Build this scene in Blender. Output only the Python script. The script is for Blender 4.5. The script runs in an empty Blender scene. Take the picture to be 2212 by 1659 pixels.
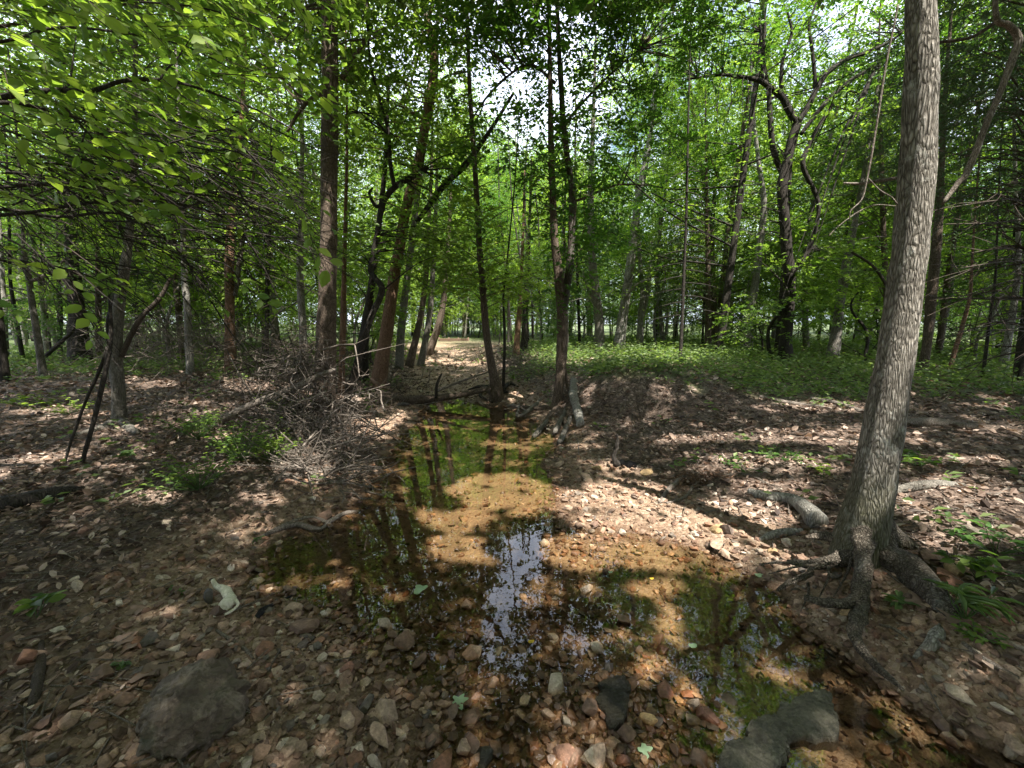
import bpy, bmesh, math, random
import numpy as np
from mathutils import Vector

R = math.radians
rs = np.random.RandomState
sc = bpy.context.scene
col = sc.collection

# ------------------------------------------------------------------ camera, sky, sun, exposure
CAMZ, PITCH, F, CU, CV = 1.6, R(8.0), 928.0, 1106.0, 829.5
cd = bpy.data.cameras.new('camera'); cam = bpy.data.objects.new('camera', cd); col.objects.link(cam)
cam.location = (0, 0, CAMZ); cam.rotation_euler = (R(90) - PITCH, 0, 0)
cd.sensor_width = 36; cd.lens = 36 * F / 2212; cd.clip_start = 0.05; cd.clip_end = 2000
sc.camera = cam

SUN_EL, SUN_AZ = R(61), R(150)
SUNV = np.array([math.cos(SUN_EL) * math.sin(SUN_AZ), math.cos(SUN_EL) * math.cos(SUN_AZ), math.sin(SUN_EL)])
w = bpy.data.worlds.new('World'); sc.world = w; w.use_nodes = True
nt = w.node_tree; nt.nodes.clear()
out = nt.nodes.new('ShaderNodeOutputWorld'); bg = nt.nodes.new('ShaderNodeBackground')
sky = nt.nodes.new('ShaderNodeTexSky'); sky.sky_type = 'NISHITA'; sky.sun_disc = False
sky.sun_elevation = SUN_EL; sky.sun_rotation = SUN_AZ; sky.air_density = 1.0; sky.dust_density = 1.2
tc = nt.nodes.new('ShaderNodeTexCoord'); cl = nt.nodes.new('ShaderNodeTexNoise'); cl.inputs['Scale'].default_value = 3.2
cl.inputs['Detail'].default_value = 6; cl.inputs['Roughness'].default_value = 0.6
cr = nt.nodes.new('ShaderNodeValToRGB'); cr.color_ramp.elements[0].position = 0.36; cr.color_ramp.elements[1].position = 0.54
mx = nt.nodes.new('ShaderNodeMix'); mx.data_type = 'RGBA'
nt.links.new(tc.outputs['Generated'], cl.inputs['Vector']); nt.links.new(cl.outputs['Fac'], cr.inputs['Fac'])
nt.links.new(cr.outputs['Color'], mx.inputs[0]); nt.links.new(sky.outputs['Color'], mx.inputs[6])
mx.inputs[7].default_value = (7.4, 8.1, 9.8, 1)      # white cloud, on the scale of the physical sky
nt.links.new(mx.outputs[2], bg.inputs['Color']); bg.inputs['Strength'].default_value = 0.10
nt.links.new(bg.outputs[0], out.inputs[0])
sd = bpy.data.lights.new('sun', 'SUN'); sd.energy = 5.0; sd.angle = R(0.5); sd.color = (1, .955, .89)
sun = bpy.data.objects.new('sun', sd); col.objects.link(sun); sun.location = (6, -10, 20)
sun.rotation_euler = Vector(SUNV).to_track_quat('Z', 'Y').to_euler()
sc.view_settings.view_transform = 'Standard'; sc.view_settings.look = 'None'
sc.view_settings.gamma = 1; sc.view_settings.use_curve_mapping = False
sc.view_settings.exposure = 1.72
cy = sc.cycles
cy.max_bounces = 7; cy.diffuse_bounces = 4; cy.glossy_bounces = 3; cy.transmission_bounces = 5
cy.transparent_max_bounces = 12; cy.caustics_reflective = False; cy.caustics_refractive = False

# ------------------------------------------------------------------ picture <-> place
cp, sp = math.cos(PITCH), math.sin(PITCH)
def ray(u, v):
    u = np.asarray(u, float); v = np.asarray(v, float)
    dx = (u - CU) / F; dy = (CV - v) / F
    return np.stack([dx, cp + dy * sp, -sp + dy * cp], -1)
def at(u, v, Y):
    d = ray(u, v); t = np.asarray(Y, float) / d[..., 1]
    return d * t[..., None] + np.array([0, 0, CAMZ])
def proj(P):
    q = P - np.array([0, 0, CAMZ])
    z = q[..., 1] * cp - q[..., 2] * sp
    zz = np.where(np.abs(z) < 1e-4, 1e-4, z)
    yy = q[..., 1] * sp + q[..., 2] * cp
    return CU + F * q[..., 0] / zz, CV - F * yy / zz, z

# ------------------------------------------------------------------ noise
def hsh(i, j, k, s):
    n = (i.astype(np.int64) * 374761393 + j.astype(np.int64) * 668265263 + k * 2147483647 + s * 1274126177) & 0xffffffff
    n = ((n ^ (n >> 13)) * 1274126177) & 0xffffffff
    return ((n ^ (n >> 16)) & 0xffff) / 65535.0
def vn(x, y, s=0):
    x = np.asarray(x, float); y = np.asarray(y, float)
    i = np.floor(x); j = np.floor(y); a = x - i; b = y - j
    a = a * a * (3 - 2 * a); b = b * b * (3 - 2 * b)
    return (hsh(i, j, 0, s) * (1 - a) * (1 - b) + hsh(i + 1, j, 0, s) * a * (1 - b)
            + hsh(i, j + 1, 0, s) * (1 - a) * b + hsh(i + 1, j + 1, 0, s) * a * b)
def fbm(x, y, s=0, o=3):
    r = 0; a = .5
    for k in range(o):
        r = r + a * (vn(np.asarray(x) * 2**k, np.asarray(y) * 2**k, s + k) - .5) * 2; a *= .5
    return r
def sstep(a, b, x):
    t = np.clip((x - a) / (np.asarray(b) - a), 0, 1); return t * t * (3 - 2 * t)

# ------------------------------------------------------------------ terrain heights
CP = """960 890 -.05;1060 890 -.06;1120 900 -.05;900 960 -.05;1000 960 -.12;1100 960 -.12;1180 960 -.04;860 1010 -.04;950 1040 -.12;
1080 1050 -.11;820 1060 -.05;900 1110 -.1;1050 1120 -.09;1170 1090 -.02;760 1130 -.03;850 1180 -.08;1000 1190 -.08;1120 1190 -.06;
640 1220 -.03;760 1250 -.03;900 1270 -.05;1080 1290 -.04;1250 1230 -.03;1400 1220 -.03;1500 1260 -.06;1420 1330 -.04;1550 1360 -.08;
1650 1400 -.08;1750 1480 -.07;1650 1480 -.06;1880 1560 -.06;2000 1640 -.06;2150 1700 -.05;1000 1360 -.015;1090 1400 -.015;1200 1400 .006;
900 1430 .01;1100 1500 .01;950 1540 .025;1300 1480 .012;1400 1500 .01;1200 1640 .008;1050 1620 -.006;800 1600 .035;1450 1650 .01;
1600 1640 -.02;1700 1600 -.02;560 1180 .03;560 1300 .03;650 1300 .02;750 1330 .015;820 1410 .02;600 1400 .04;700 1500 .04;500 1500 .06;
300 1550 .09;100 1600 .12;400 1400 .07;300 1300 .09;100 1350 .12;0 1500 .14;450 1250 .05;600 1640 .05;300 1200 .13;100 1200 .17;
500 1140 .08;620 1120 .05;700 1085 .04;730 1040 .12;650 1020 .2;560 1050 .2;450 1100 .15;300 1100 .2;100 1090 .22;780 990 .04;
830 940 .04;870 890 .05;790 930 .1;740 960 .2;680 930 .32;600 950 .3;500 960 .28;400 950 .28;250 940 .3;100 940 .32;0 1000 .3;
600 870 .42;450 860 .42;300 850 .42;100 850 .45;600 800 .5;400 790 .5;200 780 .5;0 800 .5;780 870 .3;830 830 .35;900 868 .03;
880 845 .22;1000 858 .01;960 850 .04;1000 830 .06;940 820 .08;1030 820 .1;930 790 .12;1010 790 .13;960 765 .2;960 750 .3;975 740 .4;
860 800 .42;880 770 .5;900 755 .6;1070 840 .2;1080 810 .35;1100 780 .5;1060 765 .55;1040 750 .6;1130 890 .04;1130 860 .12;1150 820 .35;
1180 790 .5;1200 890 .1;1230 950 .04;1230 900 .15;1260 860 .40;1280 815 .66;1350 798 .86;1450 793 .86;1550 806 .74;1400 850 .55;
1400 900 .26;1350 950 .13;1280 980 .07;1230 1020 .03;1260 1080 .025;1350 1050 .06;1450 1000 .15;1550 950 .25;1600 900 .35;1700 850 .45;
1850 850 .48;2000 850 .5;2200 850 .5;1700 920 .35;1850 950 .36;2050 950 .38;2200 980 .38;1600 1000 .22;1750 1020 .27;1550 1060 .12;
1450 1090 .06;1350 1130 .025;1480 1150 .04;1580 1180 .05;1650 1120 .12;1750 1090 .2;1700 1180 .1;1640 1240 .03;1780 1180 .2;
1860 1200 .26;1950 1120 .3;2100 1100 .33;2200 1150 .34;2000 1230 .27;2150 1280 .28;1700 1270 .03;1760 1330 .05;1850 1390 .05;
1950 1390 .13;1960 1480 .05;2100 1420 .2;2100 1550 .06;2200 1480 .2;2212 1600 .05;1900 1300 .14;1300 740 .75;1500 750 .7;1700 760 .65;
1900 770 .62;2150 780 .6;500 760 .6;200 750 .6;1120 745 .7;1330 1100 .02;1250 1130 .012;1180 1000 .02;1210 1160 .0;1300 1180 .012"""
cpl = np.array([[float(q) for q in r.split()] for r in CP.replace('\n', '').split(';') if r.strip()])
dd = ray(cpl[:, 0], cpl[:, 1]); tt = (cpl[:, 2] - CAMZ) / dd[:, 2]
CX = dd[:, 0] * tt; CYY = dd[:, 1] * tt; CZ = cpl[:, 2]
ex = np.array([(0, -4, .1), (3, -1, 0), (6, -3, .2), (-5, -2, .25), (2.4, .3, -.04), (-2, 0, .12), (0, .3, .02), (40, 20, .7), (-40, 20, .7), (25, 5, .6), (-25, 5, .6), (0, 60, .6), (30, 60, .6), (-30, 60, .6), (20, 35, .65), (-20, 35, .65)])
CX = np.r_[CX, ex[:, 0]]; CYY = np.r_[CYY, ex[:, 1]]; CZ = np.r_[CZ, ex[:, 2]]
n = len(CX)
A = np.hypot(CX[:, None] - CX, CYY[:, None] - CYY); A[np.diag_indices(n)] += 0.02
M = np.block([[-A, np.ones((n, 1))], [np.ones((1, n)), np.zeros((1, 1))]])
W = np.linalg.solve(M, np.r_[CZ, 0])
GX = np.linspace(-24, 24, 640); GY = np.linspace(-5, 43, 640)
HG = np.zeros((640, 640))
for i in range(640):
    HG[i] = -np.hypot(GX[i] - CX[:, None], GY[None] - CYY[:, None]).T @ W[:-1] + W[-1]
def hbase(x, y):
    fx = np.clip((np.asarray(x, float) + 24) / 48 * 639, 0, 638.999); fy = np.clip((np.asarray(y, float) + 5) / 48 * 639, 0, 638.999)
    i = fx.astype(int); j = fy.astype(int); a = fx - i; b = fy - j
    return HG[i, j] * (1 - a) * (1 - b) + HG[i + 1, j] * a * (1 - b) + HG[i, j + 1] * (1 - a) * b + HG[i + 1, j + 1] * a * b
def H(x, y):
    h = hbase(x, y)
    far = np.hypot(x, y)
    amp = sstep(-.02, .25, h)
    h = h - .02 * sstep(.05, .02, h) * sstep(-.02, 0., h) * (np.asarray(y) < 3.2)
    h = h + .012 * fbm(np.asarray(x) * 5, np.asarray(y) * 5, 3, 2) * (.6 + amp) + .05 * amp * fbm(np.asarray(x) * .9, np.asarray(y) * .9, 9, 3)
    return h
_T = np.geomspace(.6, 70, 500)
def hit(u, v):
    u = np.atleast_1d(np.asarray(u, float)); v = np.atleast_1d(np.asarray(v, float))
    d = ray(u, v); P = d[:, None, :] * _T[None, :, None] + np.array([0, 0, CAMZ])
    b = P[..., 2] < H(P[..., 0], P[..., 1]); k = np.where(b.any(1), b.argmax(1), 499)
    lo = _T[np.maximum(k - 1, 0)]; hi = _T[k]
    for _ in range(12):
        m = (lo + hi) / 2; q = d * m[:, None] + np.array([0, 0, CAMZ]); s = q[:, 2] < H(q[:, 0], q[:, 1])
        hi = np.where(s, m, hi); lo = np.where(s, lo, m)
    q = d * hi[:, None] + np.array([0, 0, CAMZ])
    return q
def g1(u, v): return hit(u, v)[0]

# ------------------------------------------------------------------ object helpers
def tag(o, label=None, cat=None, group=None, kind=None):
    if label: o['label'] = label
    if cat: o['category'] = cat
    if group: o['group'] = group
    if kind: o['kind'] = kind
    return o
def empty(name, loc):
    o = bpy.data.objects.new(name, None); o.empty_display_size = .1; o.location = loc; col.objects.link(o); return o
def link(name, me, parent=None, loc=None):
    o = bpy.data.objects.new(name, me); col.objects.link(o)
    if parent is not None: o.parent = parent
    if loc is not None: o.location = loc
    return o
class MB:
    def __init__(s): s.V = []; s.F3 = []; s.F4 = []; s.A = []; s.n = 0
    def add(s, V, F, a=0.5):
        V = np.asarray(V, float); F = np.asarray(F, np.int64)
        if len(V) == 0: return s
        (s.F3 if F.shape[1] == 3 else s.F4).append(F + s.n); s.V.append(V)
        s.A.append(np.broadcast_to(np.asarray(a, float), (len(V),)).copy()); s.n += len(V); return s
    def mesh(s, name, mat, origin=(0, 0, 0), smooth=True):
        me = bpy.data.meshes.new(name)
        V = np.concatenate(s.V) - np.asarray(origin, float)
        F3 = np.concatenate(s.F3) if s.F3 else np.zeros((0, 3), int); F4 = np.concatenate(s.F4) if s.F4 else np.zeros((0, 4), int)
        me.vertices.add(len(V)); me.vertices.foreach_set('co', V.astype(np.float32).ravel())
        lo = np.r_[F3.ravel(), F4.ravel()].astype(np.int32); me.loops.add(len(lo)); me.loops.foreach_set('vertex_index', lo)
        st = np.r_[np.arange(len(F3)) * 3, len(F3) * 3 + np.arange(len(F4)) * 4].astype(np.int32)
        me.polygons.add(len(st)); me.polygons.foreach_set('loop_start', st)
        me.polygons.foreach_set('use_smooth', np.full(len(st), smooth))
        at_ = me.attributes.new('rnd', 'FLOAT', 'POINT'); at_.data.foreach_set('value', np.concatenate(s.A).astype(np.float32))
        me.update(calc_edges=True)
        me.materials.append(mat); return me
    def build(s, name, mat, parent=None, origin=(0, 0, 0), smooth=True, loc=None):
        return link(name, s.mesh(name, mat, origin, smooth), parent, loc)

def catmull(P, n):
    P = np.asarray(P, float)
    if len(P) == 2: t = np.linspace(0, 1, n)[:, None]; return P[0] * (1 - t) + P[1] * t
    Q = np.vstack([2 * P[0] - P[1], P, 2 * P[-1] - P[-2]])
    s = np.linspace(0, len(P) - 1 - 1e-6, n); i = s.astype(int); t = (s - i)[:, None]
    a, b, c, d = Q[i], Q[i + 1], Q[i + 2], Q[i + 3]
    return .5 * ((2 * b) + (c - a) * t + (2 * a - 5 * b + 4 * c - d) * t**2 + (3 * b - a - 3 * c + d) * t**3)
def tube(P, rad, sides=8, rough=0.0, seed=0, n=None, cap=True, flare=None):
    """a bent tapering stem; returns verts and quads"""
    P = np.asarray(P, float); rad = np.asarray(rad, float)
    if rad.ndim == 0: rad = np.full(len(P), float(rad))
    if n:
        C = catmull(np.c_[P, rad], n); P, rad = C[:, :3], np.maximum(C[:, 3], 1e-4)
    T = np.gradient(P, axis=0); T /= np.linalg.norm(T, axis=1)[:, None] + 1e-9
    up = np.array([0, 0, 1.]) if abs(T[0, 2]) < .9 else np.array([1., 0, 0])
    U = np.zeros_like(P); u = np.cross(T[0], up); u /= np.linalg.norm(u) + 1e-9
    for i in range(len(P)):
        u = u - T[i] * (u @ T[i]); u /= np.linalg.norm(u) + 1e-9; U[i] = u
    B = np.cross(T, U); a = np.arange(sides) / sides * 2 * np.pi
    m = len(P)
    rr = rad[:, None] * np.ones(sides)
    if rough:
        L = np.r_[0, np.cumsum(np.linalg.norm(np.diff(P, axis=0), axis=1))]
        ii = L[:, None] / max(rad.mean(), .01); ca = np.cos(a)[None] * 1.5 + ii * 0; 
        rr = rr * (1 + rough * (vn(ca * 1.3 + 7, ii * .55 + np.sin(a)[None] * 1.9, seed) - .5) * 2)
    V = P[:, None] + rr[..., None] * (np.cos(a)[None, :, None] * U[:, None] + np.sin(a)[None, :, None] * B[:, None])
    idx = np.arange(m * sides).reshape(m, sides)
    q = np.stack([idx[:-1], np.roll(idx, -1, 1)[:-1], np.roll(idx, -1, 1)[1:], idx[1:]], -1).reshape(-1, 4)
    V = V.reshape(-1, 3)
    if cap:
        V = np.vstack([V, P[0], P[-1]]); nn = m * sides
        c0 = np.stack([np.roll(idx[0], -1), idx[0], np.full(sides, nn), np.full(sides, nn)], -1)
        c1 = np.stack([idx[-1], np.roll(idx[-1], -1), np.full(sides, nn + 1), np.full(sides, nn + 1)], -1)
        return V, q, np.r_[c0, c1][:, :3]
    return V, q, None
def addtube(mb, P, rad, sides=8, rough=0., seed=0, n=None, cap=True, a=.5):
    V, q, c = tube(P, rad, sides, rough, seed, n, cap)
    if c is None: mb.add(V, q, a)
    else:
        k = mb.n; mb.add(V, q, a); mb.F3.append(c + k)

# ------------------------------------------------------------------ materials
def newmat(name):
    m = bpy.data.materials.new(name); m.use_nodes = True; t = m.node_tree; t.nodes.clear()
    o = t.nodes.new('ShaderNodeOutputMaterial'); return m, t, o
def nd(t, k, **kw):
    x = t.nodes.new(k)
    for a, b in kw.items():
        if a[0] == '_': x.inputs[a[1:].replace('_', ' ')].default_value = b
        else: setattr(x, a, b)
    return x
def ramp(t, stops, src, interp='LINEAR'):
    r = t.nodes.new('ShaderNodeValToRGB'); r.color_ramp.interpolation = interp; e = r.color_ramp.elements
    while len(e) < len(stops): e.new(.5)
    for x, (p, c) in zip(e, stops): x.position = p; x.color = (*c, 1)
    t.links.new(src, r.inputs[0]); return r.outputs[0]
def mixc(t, f, a, b, mode='MIX'):
    m = t.nodes.new('ShaderNodeMix'); m.data_type = 'RGBA'; m.blend_type = mode
    for s, x in ((0, f), (6, a), (7, b)):
        if hasattr(x, 'is_linked') or hasattr(x, 'links'): t.links.new(x, m.inputs[s])
        elif s == 0: m.inputs[0].default_value = x
        else: m.inputs[s].default_value = (*x, 1)
    return m.outputs[2]
def math_(t, op, a, b=None, clamp=False):
    m = t.nodes.new('ShaderNodeMath'); m.operation = op; m.use_clamp = clamp
    for i, x in enumerate((a, b)):
        if x is None: continue
        if isinstance(x, (int, float)): m.inputs[i].default_value = x
        else: t.links.new(x, m.inputs[i])
    return m.outputs[0]
def leafmat(name, stops, trans=.45, rough=.5, tcol=(1.15, 1.2, .5)):
    m, t, o = newmat(name)
    a = nd(t, 'ShaderNodeAttribute', attribute_name='rnd')
    c = ramp(t, stops, a.outputs['Fac'])
    p = nd(t, 'ShaderNodeBsdfPrincipled', _Roughness=rough); p.inputs['Specular IOR Level'].default_value = .35
    t.links.new(c, p.inputs['Base Color'])
    tr = nd(t, 'ShaderNodeBsdfTranslucent'); tc_ = mixc(t, 1., c, tcol, 'MULTIPLY')
    b = nd(t, 'ShaderNodeVectorMath', operation='SCALE'); b.inputs['Scale'].default_value = 1.8
    t.links.new(tc_, b.inputs[0]); t.links.new(b.outputs[0], tr.inputs['Color'])
    mx = nd(t, 'ShaderNodeMixShader', _Fac=trans); t.links.new(p.outputs[0], mx.inputs[1]); t.links.new(tr.outputs[0], mx.inputs[2])
    t.links.new(mx.outputs[0], o.inputs[0]); return m
LEAF = leafmat('leaf_green', [(0, (.06, .115, .028)), (.5, (.105, .175, .038)), (1, (.17, .24, .055))], .5)
LEAFY = leafmat('leaf_bright', [(0, (.10, .165, .034)), (.5, (.17, .25, .05)), (1, (.25, .33, .075))], .55)
LEAFD = leafmat('leaf_deep', [(0, (.035, .09, .018)), (.5, (.06, .13, .024)), (1, (.10, .19, .034))], .4)
LEAFO = leafmat('leaf_canopy_shade', [(0, (.06, .10, .03)), (.5, (.10, .155, .04)), (1, (.16, .21, .06))], .3, .5, (1.1, 1.05, .7))  # less translucent, so the added canopy casts less green shade
LEAFC = leafmat('cedar_green', [(0, (.04, .075, .035)), (.5, (.06, .105, .045)), (1, (.09, .14, .06))], .2, .7, (1, 1.05, .7))
LEAFG = leafmat('weed_green', [(0, (.05, .09, .03)), (.5, (.085, .14, .045)), (1, (.14, .21, .075))], .35)
DRY = leafmat('dry_leaf', [(0, (.045, .031, .025)), (.35, (.12, .08, .056)), (.6, (.22, .152, .112)), (.85, (.37, .275, .21)), (1, (.5, .41, .34))], .12, .7, (1, .8, .6))

def barkmat(name, c1, c2, c3, scale=1., bump=.6, moss=0., lichen=0., zst=.22, dist=.15):
    m, t, o = newmat(name)
    g = nd(t, 'ShaderNodeTexCoord'); mp = nd(t, 'ShaderNodeMapping'); mp.inputs['Scale'].default_value = (1, 1, zst)
    t.links.new(g.outputs['Object'], mp.inputs[0])
    wn = nd(t, 'ShaderNodeTexNoise', _Scale=9 * scale, _Detail=3.); t.links.new(mp.outputs[0], wn.inputs['Vector'])
    ad = nd(t, 'ShaderNodeVectorMath', operation='MULTIPLY_ADD'); ad.inputs[1].default_value = (dist, dist, dist)
    t.links.new(wn.outputs['Color'], ad.inputs[0]); t.links.new(mp.outputs[0], ad.inputs[2])
    v = nd(t, 'ShaderNodeTexVoronoi', feature='DISTANCE_TO_EDGE', _Scale=52 * scale); t.links.new(ad.outputs[0], v.inputs['Vector'])
    n = nd(t, 'ShaderNodeTexNoise', _Scale=40 * scale, _Detail=5., _Roughness=.7); t.links.new(mp.outputs[0], n.inputs['Vector'])
    n2 = nd(t, 'ShaderNodeTexNoise', _Scale=2.2, _Detail=2.); t.links.new(g.outputs['Object'], n2.inputs['Vector'])
    ed = math_(t, 'MULTIPLY', v.outputs['Distance'], 2.6, True)
    hgt = math_(t, 'ADD', math_(t, 'MULTIPLY', ed, .42), math_(t, 'ADD', math_(t, 'MULTIPLY', n.outputs['Fac'], .75), math_(t, 'MULTIPLY', wn.outputs['Fac'], .1)))
    c = ramp(t, [(.34, c1), (.52, c2), (.85, c3)], hgt)
    c = mixc(t, math_(t, 'MULTIPLY', math_(t, 'SUBTRACT', n2.outputs['Fac'], .42), 1.6, True), c, tuple(x * .62 for x in c2))
    if lichen:
        n3 = nd(t, 'ShaderNodeTexNoise', _Scale=7., _Detail=6., _Roughness=.75); t.links.new(g.outputs['Object'], n3.inputs['Vector'])
        c = mixc(t, math_(t, 'MULTIPLY', math_(t, 'SUBTRACT', n3.outputs['Fac'], .56), 9. * lichen, True), c, (.46, .46, .41))
    if moss:
        sx = nd(t, 'ShaderNodeSeparateXYZ'); t.links.new(g.outputs['Object'], sx.inputs[0])
        k = math_(t, 'SUBTRACT', math_(t, 'ADD', math_(t, 'MULTIPLY', n2.outputs['Fac'], .5), moss), sx.outputs['Z'])
        c = mixc(t, math_(t, 'MULTIPLY', math_(t, 'MULTIPLY', k, 2.5, True), math_(t, 'ADD', n.outputs['Fac'], .05), True), c, (.055, .06, .02))
    p = nd(t, 'ShaderNodeBsdfPrincipled', _Roughness=.9); p.inputs['Specular IOR Level'].default_value = .2
    t.links.new(c, p.inputs['Base Color'])
    b = nd(t, 'ShaderNodeBump', _Strength=bump, _Distance=.03 / scale); t.links.new(hgt, b.inputs['Height']); t.links.new(b.outputs[0], p.inputs['Normal'])
    t.links.new(p.outputs[0], o.inputs[0]); return m
B_BIG = barkmat('bark_ash', (.02, .017, .014), (.17, .15, .122), (.42, .385, .335), 1.5, 1., .5, .8, .2, .05)
B_ROOT = barkmat('root_bark', (.018, .014, .01), (.10, .082, .062), (.25, .215, .17), 1.3, 1., 0, .2, .6, .08)
B_BRN = barkmat('bark_brown', (.035, .026, .02), (.115, .085, .062), (.21, .165, .125), 1.2, .8)
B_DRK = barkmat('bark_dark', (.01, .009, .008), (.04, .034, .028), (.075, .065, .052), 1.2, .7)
B_RED = barkmat('bark_red', (.06, .032, .02), (.17, .10, .062), (.27, .17, .11), 1.2, .7)
B_PAL = barkmat('bark_pale', (.07, .065, .055), (.21, .195, .165), (.38, .36, .315), 1., .6, 0, .6)
B_GRY = barkmat('bark_grey', (.05, .045, .038), (.15, .135, .11), (.26, .235, .2), 1.2, .7, .0, .2)
STICK = barkmat('weathered_stick', (.05, .04, .03), (.16, .13, .105), (.34, .30, .255), 2., .5)
STICKD = barkmat('dark_stick', (.02, .016, .012), (.07, .055, .042), (.13, .1, .078), 2., .5)  # darker stick tone
BONE = barkmat('bleached_wood', (.45, .41, .30), (.66, .62, .48), (.78, .74, .6), 1., .2)
BURNT = barkmat('charred_wood', (.008, .008, .009), (.022, .021, .022), (.05, .048, .05), 1.5, .7)

def stonemat(name, stops, use_obj=True, sc_=14., wetz=.03, bump=.5, moss=0.):
    m, t, o = newmat(name)
    g = nd(t, 'ShaderNodeTexCoord'); ge = nd(t, 'ShaderNodeNewGeometry')
    if use_obj: r = nd(t, 'ShaderNodeObjectInfo').outputs['Random']
    else: r = nd(t, 'ShaderNodeAttribute', attribute_name='rnd').outputs['Fac']
    c = ramp(t, stops, r)
    n = nd(t, 'ShaderNodeTexNoise', _Scale=sc_, _Detail=6., _Roughness=.65); t.links.new(ge.outputs['Position'], n.inputs['Vector'])
    n2 = nd(t, 'ShaderNodeTexNoise', _Scale=sc_ * 6, _Detail=4., _Roughness=.7); t.links.new(ge.outputs['Position'], n2.inputs['Vector'])
    k = ramp(t, [(.3, (.4, .37, .33)), (.45, (.85, .82, .78)), (.55, (1.05, 1., .95)), (.7, (1.6, 1.52, 1.4))], n.outputs['Fac'])
    c = mixc(t, 1., c, k, 'MULTIPLY')
    k2 = ramp(t, [(.35, (.72, .7, .68)), (.65, (1.2, 1.2, 1.2))], n2.outputs['Fac']); c = mixc(t, 1., c, k2, 'MULTIPLY')
    if moss: c = mixc(t, math_(t, 'MULTIPLY', math_(t, 'SUBTRACT', n.outputs['Fac'], .5), 5 * moss, True), c, (.06, .065, .035))
    sx = nd(t, 'ShaderNodeSeparateXYZ'); t.links.new(ge.outputs['Position'], sx.inputs[0])
    wet = math_(t, 'MULTIPLY', math_(t, 'SUBTRACT', wetz, sx.outputs['Z']), 45., True)
    c = mixc(t, wet, c, mixc(t, 1., c, (.62, .5, .36), 'MULTIPLY'))
    p = nd(t, 'ShaderNodeBsdfPrincipled'); t.links.new(c, p.inputs['Base Color'])
    rr = math_(t, 'SUBTRACT', .85, math_(t, 'MULTIPLY', wet, .5)); t.links.new(rr, p.inputs['Roughness'])
    b = nd(t, 'ShaderNodeBump', _Strength=bump, _Distance=.01)
    t.links.new(math_(t, 'ADD', n.outputs['Fac'], math_(t, 'MULTIPLY', n2.outputs['Fac'], .5)), b.inputs['Height']); t.links.new(b.outputs[0], p.inputs['Normal'])
    t.links.new(p.outputs[0], o.inputs[0]); return m
CHERT = [(0, (.08, .05, .036)), (.15, (.19, .12, .082)), (.28, (.33, .235, .17)), (.4, (.12, .085, .064)), (.55, (.25, .165, .115)), (.68, (.43, .33, .25)), (.8, (.25, .13, .08)), (.88, (.11, .10, .09)), (.95, (.40, .33, .26)), (1, (.60, .54, .46))]
STONE = stonemat('chert_stone', CHERT); GRAVEL = stonemat('gravel', CHERT, False, 20.)
def onestone(name, c, **k): return stonemat(name, [(0, c), (1, c)], True, **k)
S_TAN = onestone('stone_tan', (.36, .27, .2)); S_PALE = onestone('stone_pale', (.44, .38, .31)); S_RED = onestone('stone_red', (.27, .14, .10))
S_DARK = onestone('stone_dark', (.11, .10, .095)); S_BRN = onestone('stone_brown', (.20, .13, .095)); S_GRN = onestone('stone_green', (.06, .068, .058), wetz=.1)
S_YEL = onestone('stone_yellow', (.42, .30, .16)); S_BOULD = stonemat('boulder', [(0, (.13, .103, .078)), (1, (.13, .103, .078))], True, 11., .0, 1., .9)
def crust(m, c1, c2, sc1, thr, vk=.8):
    t = m.node_tree; p = [n for n in t.nodes if n.type == 'BSDF_PRINCIPLED'][0]; src = p.inputs['Base Color'].links[0].from_socket
    ge = nd(t, 'ShaderNodeNewGeometry'); n = nd(t, 'ShaderNodeTexNoise', _Scale=sc1, _Detail=9., _Roughness=.72, _Distortion=.6); t.links.new(ge.outputs['Position'], n.inputs['Vector'])
    n2 = nd(t, 'ShaderNodeTexNoise', _Scale=sc1 * 4.5, _Detail=6., _Roughness=.8); t.links.new(ge.outputs['Position'], n2.inputs['Vector'])
    f = math_(t, 'MULTIPLY', math_(t, 'SUBTRACT', math_(t, 'ADD', n.outputs['Fac'], math_(t, 'MULTIPLY', n2.outputs['Fac'], .35)), thr), 7., True)
    c = mixc(t, f, src, c1); v = nd(t, 'ShaderNodeTexNoise', _Scale=sc1 * .8, _Detail=8., _Roughness=.6, _Distortion=2.2); t.links.new(ge.outputs['Position'], v.inputs['Vector'])
    vein = math_(t, 'SUBTRACT', 1., math_(t, 'MULTIPLY', math_(t, 'ABSOLUTE', math_(t, 'SUBTRACT', v.outputs['Fac'], .5)), 28., True)); c = mixc(t, math_(t, 'MULTIPLY', vein, vk), c, c2)
    t.links.new(c, p.inputs['Base Color']); b = [q for q in t.nodes if q.type == 'BUMP'][0]; b.inputs['Distance'].default_value = .025; b.inputs['Strength'].default_value = 1.
    old = b.inputs['Height'].links[0].from_socket; t.links.new(math_(t, 'SUBTRACT', math_(t, 'ADD', old, n.outputs['Fac']), math_(t, 'MULTIPLY', vein, .6 * vk)), b.inputs['Height'])
crust(S_BOULD, (.27, .215, .16), (.03, .025, .02), 13., .68, .0)
S_SLAB = stonemat('slab', [(0, (.16, .15, .115)), (1, (.16, .15, .115))], True, 13., .02, 1., .4)

crust(S_SLAB, (.28, .255, .18), (.05, .048, .038), 7., .72, .25); crust(S_GRN, (.10, .11, .085), (.02, .02, .018), 16., .85, .2)
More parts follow.
